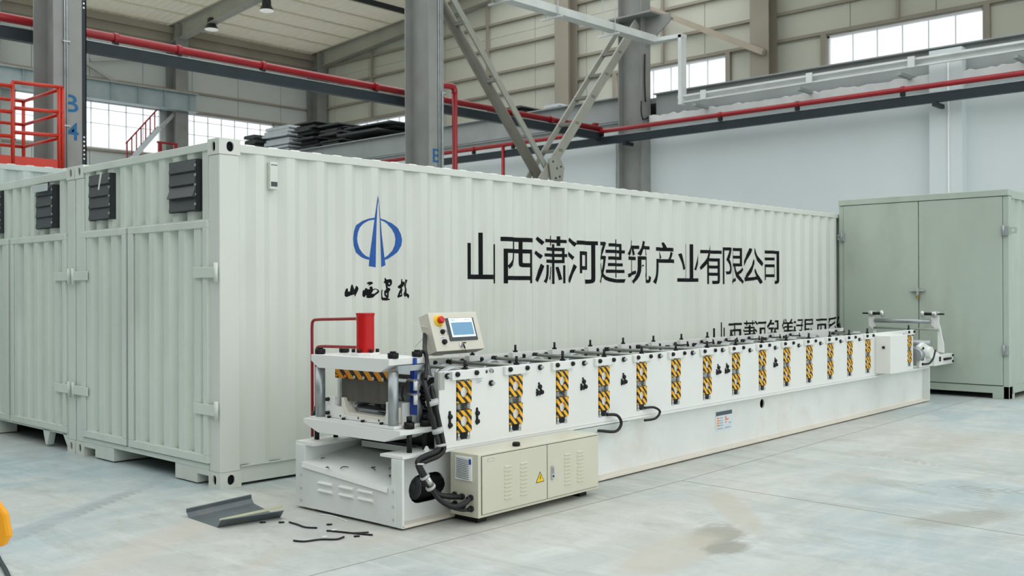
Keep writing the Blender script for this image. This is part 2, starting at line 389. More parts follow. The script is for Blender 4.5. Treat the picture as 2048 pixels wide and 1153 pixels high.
window('y', 28.75, 33.65, 27.02, 6, (), 'bright gable window above the dark sheet stacks')
# wind columns on the gable
for i, (y, lb) in enumerate(((19.0, 'grey gable post behind the laced diagonal brace'), (10.35, 'grey gable post between the two bright windows'), (1.0, 'grey gable post beyond the long bright window'), (27.2, 'grey gable post hidden by the column marked B'))):
    mb = MB(); mb.box(26.3, 26.32, y-.35, y+.35, 6, 14.4); mb.box(26.84, 26.86, y-.35, y+.35, 6, 14.4); mb.box(26.32, 26.84, y-.01, y+.01, 6, 14.4)
    tag(part('gable_post', mb, M_girt), lb, 'column', 'posts along the gable wall', 'structure')
# thin intermediate wind struts seen as dark verticals between the girts
for y in (31.4, 23.6, 14.6, 5.9):
    part('girt_strut', MB().box(26.8, 26.9, y-.05, y+.05, 9.76, 13.8), M_girt, WG)
mb = MB(); mb.beam((26.15, 16.7, 12.65), (26.15, 10.1, 9.3), .2, .2); tag(part('gable_diagonal_brace', mb, mat('brace_tan',(176,164,146),.5)), 'tan tubular brace slanting down across the gable by the bright windows', 'brace')

# ---- corner column, long wall columns, crane girder
def hcol(name, label, x, y0, y1, wx, z0, z1, mt=M_col, group=None):
    e = thing(name, label, 'column', (x, (y0+y1)/2, z0), group=group, kind='structure')
    h = z1-z0; yc = (y0+y1)/2
    for a, b_ in ((y0, y0+.025), (y1-.025, y1)): part('flange', MB().box(-wx/2, wx/2, a-yc, b_-yc, 0, h), mt, e)
    part('web', MB().box(-.009, .009, y0-yc+.025, y1-yc-.025, 0, h), mt, e)
    return e
hcol('wall_column', 'grey long wall column between the two glazed bands', 18.95, 35.0, 35.85, .6, 0, 13.4)
hcol('wall_column', 'grey column standing in the far hall corner', 26.6, 35.0, 35.85, .6, 0, 13.4)
hcol('wall_column', 'grey long wall column hidden behind the column marked 14', 10.95, 35.0, 35.85, .6, 0, 13.4)
g = thing('crane_girder', 'blue-grey crane girder on the long wall above the glazed band', 'girder', (3.0, 35.2, 9.5))
part('girder_beam', MB().ibeam((0, -.25, .41), (16.6, -.25, .41), .5, .82, .03, .02), mat('girder_paint', (164,178,180), .5), g)
for i in range(14): part('stiffener', MB().box(.6+i*1.2, .615+i*1.2, -.45, -.05, .03, .79), MATS['girder_paint'], g)
part('crane_rail', MB().box(0, 16.6, -.29, -.21, .82, .92), M_girt, g)
for (a, b_, lb) in (((15.0, 35.5, 11.25), (18.7, 35.5, 12.0), 'upper slanting wall brace above the crane girder'), ((14.6, 35.5, 11.2), (16.3, 35.5, 10.4), 'lower slanting wall brace above the crane girder'), ((18.8, 35.3, 9.5), (16.4, 35.3, 6.9), 'pale slanting brace in front of the glazed band')):
    tag(part('wall_brace', MB().beam(a, b_, .14, .14), mat('brace_grey', (176,178,176), .5)), lb, 'brace')

# ---- roof over the far bay and the two visible rafters
def roofz(y): return 13.52+.062*(36-y) if y > 23 else 13.52+.062*13-.062*(23-y)
rf = thing('ceiling', 'ribbed pale roof deck of the far bay', None, kind='structure')
mb = MB(); x = 10.9; prof = []
while x < 27.2:
    for dx, dz in ((0, 0), (.22, 0), (.25, .05), (.31, .05)): prof.append((x+dx, dz))
    x += .34
vs = []; fs = []
for px_, dz in prof:
    for y in (36.1, 23.0): vs.append((px_, y, roofz(y)+dz))
for i in range(len(prof)-1):
    fs.append((i*2, i*2+1, i*2+3, i*2+2))
part('roof_deck', MB().add(vs, fs), M_deck, rf)
for i in range(9):
    y = 35.6-1.5*i; part('purlin', MB().beam((10.9, y, roofz(y)-.03), (27, y, roofz(y)-.03), .05, .06), M_roof, rf)
part('eave_strut', MB().beam((10.9, 35.75, 13.25), (27, 35.75, 13.25), .2, .3), M_girt, rf)
part('eave_strut', MB().beam((10.9, 35.85, 12.95), (27, 35.85, 12.95), .1, .45), M_girt, rf)
for x, lb in ((18.95, 'grey tapered rafter hung with black lamps'), (26.7, 'grey tapered rafter along the gable'), (10.95, 'grey tapered rafter above the column marked B')):
    e = thing('rafter', lb, 'rafter', (x, 36, 12.7), kind='structure', group='rafters of the far bay')
    poly = [(-.15, 0), (-13.0, 1.05), (-13.0, roofz(23)-12.76), (-.15, roofz(36)-12.76)]
    part('rafter_web', MB().prism(poly, yz, -.01, .01), M_raft, e)
    part('rafter_flange', MB().beam((0, -.15, 0), (0, -13, 1.05), .4, .03, (0,0,1)), M_raft, e)
    part('rafter_flange', MB().beam((0, -.15, roofz(36)-12.76), (0, -13, roofz(23)-12.76), .4, .03, (0,0,1)), M_raft, e)
    part('rafter_web', MB().prism([(-13, 1.05), (-25.8, .2), (-25.8, roofz(10.2)-12.76), (-13, roofz(23)-12.76)], yz, -.01, .01), M_raft, e)
tag(part('roof_tie', MB().beam((19, 27.3, 13.84), (26.6, 27.4, 13.84), .16, .2), M_dark), 'dark strut under the far bay roof by the gable rafter', 'brace')
# camera bay roof beyond the column line (keeps the gable in shade)
rb = thing('ceiling', 'roof deck over the bay behind the partition wall', None, kind='structure')
part('roof_deck', MB().add([(18.6,10.4,12.7),(27.1,10.4,12.7),(27.1,-22,14.6),(18.6,-22,14.6)], [(0,1,2,3)]), M_roof, rb)

# ---- high bay lamps
for (y, lb) in ((32.49, 'black high bay lamp hanging under the rafter, nearer the long wall'), (28.28, 'black high bay lamp hanging under the rafter, nearer the roof ridge')):
    e = thing('high_bay_lamp', lb, 'lamp', (18.95, y, 12.72), group='high bay lamps')
    part('lamp_housing', MB().lathe((0,0,.02), (0,0,1), [(0,.30),(.05,.27),(.14,.22),(.2,.19),(.46,.17),(.5,.1)], 18), M_shade, e)
    part('lamp_lens', MB().lathe((0,0,0), (0,0,1), [(0,.285),(.03,.295)], 18), M_lens, e)
    part('hook', MB().tube([(0,0,.5),(.05,0,.6),(.1,0,.75)], .02), M_shade, e)

# ---- row B columns
def stencil(e, body, x0, z0, w_, h_, ydepth, gw, gh, gx):
    c0 = text_mb(body, 1.0, lambda a, b_, t: (x0+(a-gx)*w_/gw, ydepth, z0+b_*h_/gh), .012)
    return part('painted_letter', c0, M_blue2, e)
c4 = hcol('steel_column', 'tall grey H column stencilled B 14 behind the orange platform', 3.0, 9.6, 10.4, .45, 0, 12.4)
stencil(c4, 'B', -.05, 4.35, .21, .27, -.402, .468, .682, .075)
stencil(c4, '1', -.2, 3.90, .08, .27, -.402, .2, .682, .08)
stencil(c4, '4', -.01, 3.90, .2, .27, -.402, .5, .682, .03)
part('conduit', MB().cyl((-.06,-.425,0), (-.06,-.425,12), .014, 8), M_galv, c4); part('conduit', MB().cyl((-.026,-.425,0), (-.026,-.425,12), .014, 8), M_galv, c4)
for z in (5.45, 4.1, 7.0): part('conduit_clip', MB().box(-.09,.02,-.445,-.398,z,z+.025), M_galv, c4)
mb = MB(); mb.box(.225,.30,-.40,-.385,0,12); mb.box(.285,.30,-.40,-.30,0,12); part('cable_angle', mb, M_dark, c4)
for z0 in (6.05, 3.6):
    for i in range(6): part('punched_hole', MB().box(.245,.27,-.404,-.399,z0+i*.07,z0+i*.07+.025), M_white, c4)
c5 = hcol('steel_column', 'tall grey H column stencilled B standing just behind the long container', 11.0, 9.6, 10.4, .43, 0, 12.4)
stencil(c5, 'B', -.11, 4.25, .25, .29, -.402, .468, .682, .075)
part('conduit', MB().cyl((.05,-.42,0), (.05,-.42,12), .016, 8), M_galv, c5); part('conduit', MB().cyl((.10,-.42,0), (.10,-.42,12), .012, 8), M_galv, c5)
part('conduit', MB().tube([(.15,-.425,3.2),(.15,-.425,5.6),(.17,-.425,5.75),(.26,-.42,5.8)], .02), M_galv, c5)
c6 = hcol('steel_column', 'dark grey H column standing in the white partition wall', 18.8, 9.6, 10.4, .42, 0, 12.4)
part('cap_plate', MB().box(-.5,.6,-.9,.5,8.9,8.95), M_col, c6); part('corbel', MB().prism([(-.4,8.9),(-1.2,8.9),(-1.2,8.7),(-.4,8.1)], yz, -.02, .02), M_col, c6)
part('hanging_cable', MB().tube([(-.25,-.42,6.6),(-.3,-.45,6.3),(-.2,-.45,6.1),(.1,-.45,6.2),(.2,-.44,6.0)], .02), M_rub, c6)
part('hanging_cable', MB().tube([(-.1,-.44,7.9),(-.12,-.44,7.2),(-.08,-.44,6.6)], .02), M_rub, c6)

# ---- laced diagonal braces of row B (an X between the last two columns)
M_brace = mat('brace_paint', (152,153,142), .5, var=.06)
def laced(label, pa, pb, ws, rungs, y0=9.72, y1=10.28, tube=False):
    e = thing('laced_brace', label, 'brace', (pb[0], 10.0, 0), group='laced braces of the column row')
    ox = pb[0]
    for k, y in enumerate((y0, y1)):
        A, Bq = (pa[0]-ox, y-10, pa[1]), (pb[0]-ox, y-10, pb[1])
        if tube and k: part('chord', MB().cyl(A, Bq, ws[k]/2, 14), M_braced, e)
        else: part('chord', MB().beam(A, Bq, ws[k], .05, (0,1,0)), M_brace, e)
    for t in rungs:
        x = pa[0]+(pb[0]-pa[0])*t-ox; z = pa[1]+(pb[1]-pa[1])*t
        part('lacing_bar', MB().box(x-.07, x+.07, y0-10-.03, y1-10+.03, z-.035, z+.035), M_braced if not tube else M_brace, e)
    return e
M_braced = mat('brace_dark', (120,118,108), .5, var=.08)
laced('laced ladder-like brace rising to the partition wall column', (18.55, 8.75), (11.3, .3), (.25, .14), [.11, .19, .27, .36, .45, .55, .7, .85])
laced('laced brace with a round tube leaning towards the column marked B', (11.2, 8.55), (18.6, .3), (.15, .26), [.12, .26, .62, .8], 9.8, 10.2, True)
mb = MB(); mb.prism([(-.25,.25),(.12,.4),(.34,.08),(.25,-.34),(-.15,-.3)], lambda a, b_, t: (15.0+a, t, 4.42+b_), 9.62, 9.65)
gz = tag(part('gusset_plate', mb, M_brace), 'riveted gusset plate where the two laced braces cross', 'plate')
for a, b_ in ((-.1,.2),(.05,.05),(.2,.1),(.15,-.15),(0,-.2)): part('rivet', MB().cyl((15+a,9.605,4.42+b_), (15+a,9.62,4.42+b_), .025, 8), M_dark, gz)

# ---- partition wall with the deck behind it
WP = tag(part('wall_partition', MB().box(19.0, 19.2, -14, 30.6, 0, 6.2), M_wall), 'white plastered partition wall under the grey edge beam', kind='structure')
part('deck_slab', MB().box(19.1, 26.9, -14, 30.6, 6.6, 6.75), M_beam, WP)
part('wall_pier', MB().box(18.72, 19.0, 1.2, 1.9, 0, 6.72), M_wall, WP); part('conduit', MB().cyl((18.7,1.48,0), (18.7,1.48,6.4), .02, 8), M_white, WP)
mb = MB(); vs = []; n = 160
for i in range(n+1):
    y = -8+17.5*i/n; zt = 6.19+random.uniform(-.02,.035); vs += [(18.80,y,6.02),(18.79,y,zt),(18.86,y,zt+.02)]
fs = []
for i in range(n): fs += [(i*3,i*3+1,i*3+4,i*3+3),(i*3+1,i*3+2,i*3+5,i*3+4)]
part('insulation_edge', MB().add(vs, fs), M_white, WP)
EB = tag(part('edge_beam', MB().ibeam((19.0,9.4,6.49), (19.0,-14,6.49), .32, .66, .03, .02), M_beam), 'grey edge beam on the partition wall, stretch beside the cable tray', 'beam', kind='structure')
EB2 = tag(part('edge_beam', MB().ibeam((19.0,10.5,6.52), (19.0,30.6,6.52), .34, .74, .03, .02), M_beam), 'grey edge beam on the partition wall, stretch under the sheet stacks', 'beam', kind='structure')
part('beam_ledge', MB().box(18.85,18.98,10.5,30.6,6.2,6.25), M_beam, EB2)

# ---- red sprinkler pipes on dark channels
def pipe_run(name, label, p0, p1, r, off, brackets):
    e = thing(name, label, 'pipe', p0)
    d = Vector(p1)-Vector(p0)
    part('pipe', MB().cyl((0,0,0), tuple(d), r, 14), M_red, e)
    part('channel', MB().beam((off[0],off[1],-.27), (d.x+off[0],d.y+off[1],-.27), .14, .2), M_dark, e)
    part('channel_lip', MB().beam((off[0]-.0,off[1],-.165), (d.x+off[0],d.y+off[1],-.165), .16, .015), M_galv, e)
    for t in brackets:
        q = d*t; part('pipe_clamp', MB().beam((q.x,q.y,-.16), (q.x,q.y,-.03), .09, .09, (1,0,0)), M_black, e)
        part('coupling', MB().lathe(tuple(q-d.normalized()*.04), tuple(d), [(0,r*1.05),(.0,r*1.28),(.08,r*1.28),(.08,r*1.05)], 14), M_red, e)
    return e
pa = pipe_run('sprinkler_pipe', 'red sprinkler main running behind the row B columns', (-12,10.75,6.0), (18.25,10.75,5.93), .075, (0,.05), [.54,.58,.64,.735,.8,.88,.93])
pb = pipe_run('sprinkler_pipe', 'red sprinkler pipe along the white partition wall', (18.2,30,5.86), (18.2,-12,5.84), .06, (.08,0), [.34,.38,.46,.55,.6,.66,.74,.82,.9])
part('valve', MB().lathe((18.2-18.2,-19.1,.05), (0,0,1), [(0,.06),(.1,.05),(.16,.1),(.19,.1)], 12), M_red, pb)
for y in (9.9, 1.6): part('wall_bracket', MB().box(-.02,(.37 if y > 9.5 and y < 10.5 else .5 if y == 1.6 else .78),y-30-.04,y-30+.04,-.46,-.37), M_dark, pb)
e = thing('pipe_riser', 'red riser pipe with elbow beside the column marked B', 'pipe', (12.12,10.2,0))
part('riser_pipe', MB().cyl((0,0,0), (0,0,6.05), .065, 12), M_red, e)
part('elbow', MB().tube([(0,0,6.0),(-.02,0,6.1),(-.1,0,6.14),(-.4,0,6.12)], .07, 10), M_red, e)
e2 = thing('pipe_riser', 'short red riser dropping from the pipe on the white wall', 'pipe', (18.2,14.46,0))
part('riser_pipe', MB().cyl((0,0,0), (0,0,5.85), .055, 12), M_red, e2)
e3 = thing('wall_conduit', 'thin grey conduit on the white wall beside the column', 'conduit', (18.95,10.75,0)); part('conduit', MB().cyl((0,0,0), (0,0,5.7), .02, 8), M_galv, e3)

# ---- galvanised cable tray
e = thing('cable_tray', 'galvanised cable tray hung overhead, bending down onto the partition wall', 'cable tray', (18.3,8.95,8.0))
def tray(p0, p1, w_, h_, n=(0,0,1)):
    part('tray_channel', MB().beam(p0, p1, w_, h_, n), M_ceilgal, e)
tray((-14,0,-.05), (-.15,0,.05), .30, .10); tray((-14,-.14,.04), (-.15,-.14,.12), .015, .12); tray((-14,.14,.04), (-.15,.14,.12), .015, .12)
tray((-.1,.15,.06), (-.1,-.98,.03), .24, .10)
tray((-.1,-.92,.06), (-.1,-.92,-1.75), .24, .10, (0,1,0))
tray((-.1,-.8,-1.69), (.05,-20,-1.62), .08, .03); tray((-.1,-.8,-1.53), (.05,-20,-1.47), .08, .05); tray((.02,-.8,-1.6), (.1,-20,-1.55), .02, .16)
for x in (-2.0,-4.2,-6.0,-7.5): part('hanger_bar', MB().beam((x,-.32,-.12), (x,.32,-.12), .05, .04), M_ceilgal, e); part('hanger_rod', MB().cyl((x,.2,-.1), (x,.2,4.4), .012, 6), M_galv, e); part('hanger_rod', MB().cyl((x,-.2,-.1), (x,-.2,4.4), .012, 6), M_galv, e)
for y in (-1.3,-4.2,-6.6,-9.0): part('tray_bracket', MB().box(-.15,.7,y-.05,y+.05,-1.83,-1.76), M_beam, e); part('splice_plate', MB().box(-.16,-.12,y-.35,y-.2,-1.7,-1.46), M_ceilgal, e)
e.location = (18.3,8.95,8.0)

# ---- stacks of sheets stored on the deck
def stack(label, y0, y1, x0, x1, z0, z1, n, mt, jit):
    e = thing('sheet_stack', label, 'sheet stack', ((x0+x1)/2,(y0+y1)/2,z0), group='sheets stored on the deck')
    h = (z1-z0)/n; hw = (y1-y0)/2
    for i in range(n):
        a, b_, c_ = random.uniform(0,jit), random.uniform(0,jit), random.uniform(-jit,jit)
        q = hw-.01; xa, xb = (x0-x1)/2+c_, (x1-x0)/2+c_; z = i*h; t = h*random.uniform(.55,.95)
        prof_ = [(-q+a,z+t*.3),(-q+a+.08,z),(q-b_-.08,z+random.uniform(-.1,.2)*h),(q-b_,z+t*.4),(q-b_-.05,z+t),(-q+a+.05,z+t*1.02)]
        part('sheet', MB().prism(prof_, yz, xa, xb), mt, e)
stack('pale grey stack of panels at the far end of the deck', 27.4, 29.3, 19.4, 21.5, 6.77, 8.15, 9, M_stackl, .1)
stack('tallest dark stack of sheets next to the pale panels', 25.6, 27.2, 19.5, 21.5, 6.77, 8.1, 13, M_stackd, .3)
stack('middle dark stack of sheets on the deck', 24.0, 25.5, 19.5, 21.5, 6.77, 7.85, 11, M_stackd, .35)
stack('low dark stack of sheets nearest the column marked B', 20.6, 23.9, 19.5, 21.2, 6.77, 7.5, 8, M_stackd, .8)
stack('dark low bundle seen right of the column marked B', 15.6, 17.9, 20.5, 22.5, 6.77, 7.55, 7, M_stackd, .15)
stack('small pale stack of panels on the deck beside the brace', 13.2, 14.0, 19.5, 21.0, 6.77, 7.15, 4, M_stackl, .06)
stack('small dark bundle beyond the pale panels by the glazed band', 29.5, 30.5, 19.3, 20.3, 6.77, 7.95, 6, M_stackd, .1)

# ================================================================== CONTAINERS
C0, C1, C2, DEP, YO = .66561, .279196, -.00027754, .036, .006     # rib pitch of the long side, very slightly uneven from panel to panel
E0 = C0
def kx(x): return (-C1+math.sqrt(C1*C1-4*C2*(C0-x)))/(2*C2)
def prof(x):
    t = kx(x) % 1.0
    if t < .245: return YO+DEP*t/.245
    if t < .5: return YO+DEP
    if t < .745: return YO+DEP*(1-(t-.5)/.245)
    return YO
def breaks(x0, x1):
    out = []; k = math.floor(kx(x0))-1
    while True:
        for f in (0, .245, .5, .745):
            q = k+f; x = C0+C1*q+C2*q*q
            if x >= x1: return out
            if x > x0: out.append(x)
        k += 1
def corr_side(x0, x1, z0, z1, sgn=1, y=0, e0=E0):
    sh = e0-E0; xs = [x0]+[q+sh for q in breaks(x0-sh, x1-sh)]+[x1]; vs = []
    for x in xs:
        d = prof(x-sh); vs += [(x, y+sgn*d, z0), (x, y+sgn*d, z1)]
    return MB().add(vs, [(2*i, 2*i+2, 2*i+3, 2*i+1) for i in range(len(xs)-1)])
def corr_end(y0, y1, z0, z1, xo, dep=.034, pitch=.212, ph=0.0):
    pts = []; y = y0-pitch+ph
    seq = ((0, 0), (.36, 0), (.5, 1), (.86, 1))
    while y < y1+pitch:
        for f, d in seq: pts.append((y+f*pitch, d))
        y += pitch
    def ev(q):
        for (a, d0), (b_, d1) in zip(pts[:-1], pts[1:]):
            if a <= q <= b_: return d0+(d1-d0)*(q-a)/max(1e-9, b_-a)
        return 0
    ys = [y0]+[a for a, _ in pts if y0 < a < y1]+[y1]; vs = []
    for q in ys: vs += [(xo+dep*ev(q), q, z0), (xo+dep*ev(q), q, z1)]
    return MB().add(vs, [(2*i, 2*i+2, 2*i+3, 2*i+1) for i in range(len(ys)-1)])
M_bore_shade = mat('casting_bore_shade', (34,36,40), .9, spec=.1)
def casting(parent, x, y, z, sy=1):
    """hollow corner casting: x,y,z is the outer corner, body runs to +x, sy*y, +z; oval holes on the -x and outer y faces"""
    W, D, H = .178, .162, .118
    mb = MB(); t = .014
    ya, yb = (y, y+D) if sy > 0 else (y-D, y)
    mb.fill([rect(x, x+W, z, z+H), obround(x+.062, x+.122, z+.022, z+.098)], lambda a, b_, q: (a, q, b_), *((ya, ya+t) if sy > 0 else (yb-t, yb)))
    mb.fill([rect(ya+(t if sy > 0 else 0), yb-(0 if sy > 0 else t), z, z+H), obround(ya+.055, yb-.057, z+.022, z+.098)], yz, x, x+t)
    mb.box(x+t, x+W, ya+t, yb-t, z, z+t); mb.box(x+t, x+W, ya+t, yb-t, z+H-t, z+H); mb.box(x+W-t, x+W, ya+t, yb-t, z+t, z+H-t)
    if sy > 0: mb.box(x+t, x+W, yb-t, yb, z, z+H)
    else: mb.box(x+t, x+W, ya, ya+t, z, z+H)
    o = part('corner_casting', mb, M_cast if z < 1 else M_cont, parent)
    part('casting_bore_shade', MB().box(x+t+.02, x+W-t-.001, ya+t+.012, yb-t-.012, z+t+.001, z+H-t-.001), M_bore_shade, o)  # dark block inside the hollow casting stands in for its shade
    return o
def container(label, x0, y0, Lx, W, H, mt, mte, side=True, sideback=False, e0=E0):
    e = thing('shipping_container', label, 'container', (x0, y0, 0), group='white steel containers')
    y1 = W
    for cy, sy in ((0, 1), (W, -1)):
        for cz in (.0, H-.118):
            casting(e, 0, cy, cz, sy)
        mb = MB(); a, b_ = (.004, .158) if sy > 0 else (W-.158, W-.004); mb.box(.004, .172, a, b_, .118, H-.118); part('corner_post', mb, mt if sy > 0 else mte, e, .008)
        mb = MB().box(Lx-.17, Lx, a, b_, 0, H); part('corner_post', mb, mt, e)
        yy = (0, .06) if sy > 0 else (W-.06, W)
        part('top_rail', MB().box(.178, Lx-.17, yy[0], yy[1], H-.095, H-.034), mt, e, .004)
        part('bottom_rail', MB().box(.178, Lx-.17, yy[0]+(.022 if sy > 0 else 0), yy[1]+(.02 if sy > 0 else -.022), .02, .152), mt, e, .004)
        part('panel_foot', MB().box(.178, Lx-.17, yy[0]+(.004 if sy > 0 else .0), yy[1]-(0 if sy > 0 else .004), .146, .152), mt, e)
    part('side_panel', corr_side(.172, Lx-.17, .15, H-.09, 1, 0, e0), mt, e)
    part('side_panel', corr_side(.172, Lx-.17, .15, H-.09, -1, W, e0), mt, e)
    part('end_panel', MB().box(Lx-.03, Lx, .1, W-.1, .1, H-.05), mt, e)
    # roof sheet with cross ribs that show as scallops over the rail
    vs = []; xs = []; x = .18
    while x < Lx-.2:
        for f, dz in ((0, 0), (.05, 0), (.085, .016), (.155, .016), (.19, 0)): xs.append((x+f, dz))
        x += .205
    for a, dz in xs: vs += [(a, .012, H-.04), (a, .06, H-.036+dz), (a, W-.06, H-.036+dz), (a, W-.012, H-.04)]
    part('roof_sheet', MB().add(vs, [(4*i+k, 4*i+4+k, 4*i+5+k, 4*i+1+k) for i in range(len(xs)-1) for k in range(3)]), mt, e)
    part('floor_pan', MB().box(.05, Lx-.05, .05, W-.05, .13, .17), M_dark, e)
    return e
def louvre_vent(e, y0, y1, z0, z1, sag=0):
    mb = MB().box(-.012, .05, y0, y1, z0, z1); v = part('vent', mb, mat('vent_frame', (40,44,46), .5), e)
    n = 4; h = (z1-z0)/n
    for i in range(n):
        zb = z0+i*h; tilt = .014+(sag*.6 if i == 1 else 0)
        part('vent_slat', MB().add([(-.014,y0+.01,zb+h-.004),(-.014,y1-.02,zb+h-.004),(-.014-tilt,y1-.02,zb+.01),(-.014-tilt,y0+.01,zb+.01),(-.004,y0+.01,zb+h-.004),(-.004,y1-.02,zb+h-.004),(-.008,y1-.02,zb+.004),(-.008,y0+.01,zb+.004)],
             [(0,1,2,3),(7,6,5,4),(0,4,5,1),(3,2,6,7),(0,3,7,4),(1,5,6,2)]), M_vent, v)
    for i in range(5): part('rivet', MB().cyl((-.016,y0+.012,z0+.05+i*(z1-z0-.1)/4), (-.024,y0+.012,z0+.05+i*(z1-z0-.1)/4), .012, 8), M_galv, v)
def hinge(d, ya, yb, z0, z1, yk):
    h_ = part('hinge', MB().box(-.030, -.018, min(ya, yb), max(ya, yb), z0, z1), M_cont2, d, .003)
    part('hinge_knuckle', MB().cyl((-.026, yk, z0-.035), (-.026, yk, z1+.03), .016, 10), M_cont2, h_)
def door(e, y0, y1, fr0, fr1, ph, hy, hk):
    z0, z1 = .175, 1.988
    mb = MB(); mb.box(-.018, .03, y0, y1, z1-.055, z1); mb.box(-.018, .03, y0, y1, z0, z0+.06); mb.box(-.018, .03, y0, fr0, z0+.06, z1-.055); mb.box(-.018, .03, fr1, y1, z0+.06, z1-.055)
    d = part('door', mb, M_cont2, e, .004)
    part('door_sheet', corr_end(fr0, fr1, z0+.05, z1-.05, -.010, .058, .235, ph), M_cont2, d)
    for za, zb in ((1.56, 1.64), (.54, .62)):
        hinge(d, hy[0], hy[1], za, zb, hk)
    return d
# --- container 1: the long one with the lettering
k1 = container('long white container with blue logo and black lettering on its corrugated side', 0, 0, 12.19, 2.438, 2.591, M_cont, M_cont2)
part('end_upper_sheet', corr_end(.158, 2.28, 1.99, 2.52, .012, .055, .222, .02), M_cont2, k1)
part('end_header', MB().box(0, .06, .158, 2.28, 2.512, 2.572), M_cont2, k1, .004)
part('door_header', MB().box(-.004, .03, .14, 2.30, 1.986, 2.0), M_cont2, k1)
part('end_sill', MB().box(.0, .12, .162, 2.276, .126, .168), M_cont2, k1, .004)
part('sill_web', MB().box(.003, .1, .162, .333, .082, .127), M_cont2, k1); part('sill_web', MB().box(.003, .1, 2.06, 2.276, .082, .127), M_cont2, k1)
part('fork_pocket', MB().box(.004, .6, .333, .665, .010, .128), M_cast, k1, .003); part('fork_pocket', MB().box(.004, .6, 1.707, 2.06, .012, .128), M_cont2, k1, .003)
louvre_vent(k1, .296, .716, 2.068, 2.462, .03); louvre_vent(k1, 1.718, 2.132, 2.078, 2.473, 0)
part('torn_tape', MB().add([(-.075,1.74,2.47),(-.075,1.775,2.47),(-.085,1.80,2.33),(-.085,1.775,2.32)], [(0,1,2,3)]), M_cont, k1)
door(k1, .146, 1.40, .21, 1.318, .05, (.012, .328), .008)
door(k1, 1.442, 2.29, 1.51, 2.20, .12, (2.14, 2.43), 2.43)
part('door_gap_strip', MB().box(.02, .035, 1.39, 1.45, .17, 1.99), M_dark, k1)
vb = part('vent_cover', MB().box(.43, .50, -.012, .03, 2.24, 2.45), M_cont, k1, .004)
part('vent_mesh', MB().box(.437, .493, -.0135, -.011, 2.262, 2.298), M_vent, vb); part('vent_slot', MB().box(.437, .493, -.0135, -.011, 2.425, 2.43), M_dark, vb)
part('rail_weld_seam', MB().box(1.08, 1.088, .0, .01, .02, .15), M_dark, k1)
# painted lettering that follows the corrugation
def drape(mb, name, mt, parent, off=.0015):
    me = bpy.data.meshes.new(name); me.from_pydata(mb.v, [], mb.f); bm = bmesh.new(); bm.from_mesh(me)
    bmesh.ops.triangulate(bm, faces=bm.faces[:])
    xs = [v.co.x for v in bm.verts]
    for x in breaks(min(xs), max(xs)):
        bmesh.ops.bisect_plane(bm, geom=bm.verts[:]+bm.edges[:]+bm.faces[:], plane_co=(x, 0, 0), plane_no=(1, 0, 0))
    for v in bm.verts: v.co.y = prof(v.co.x)-off
    bm.normal_update()
    for f in bm.faces:
        if f.normal.y > 0: f.normal_flip()
    bm.to_mesh(me); bm.free(); me.materials.append(mt); return put(name, me, None, parent)
for i, ch in enumerate('山西潇河建筑产业有限公司'):
    x0 = 2.498+i*.498
    drape(text_mb(ch, .505, lambda a, b_, t: (x0+a, 0, 1.565+b_), .002, zs=1.03), 'painted_character', M_ink, k1)
for i, ch in enumerate('山西潇河铝镁锰屋面系统'):
    x0 = 6.759+i*.338
    drape(text_mb(ch, .34, lambda a, b_, t: (x0+a, 0, .752+b_), .0012, zs=1.055), 'painted_character', M_ink, k1)
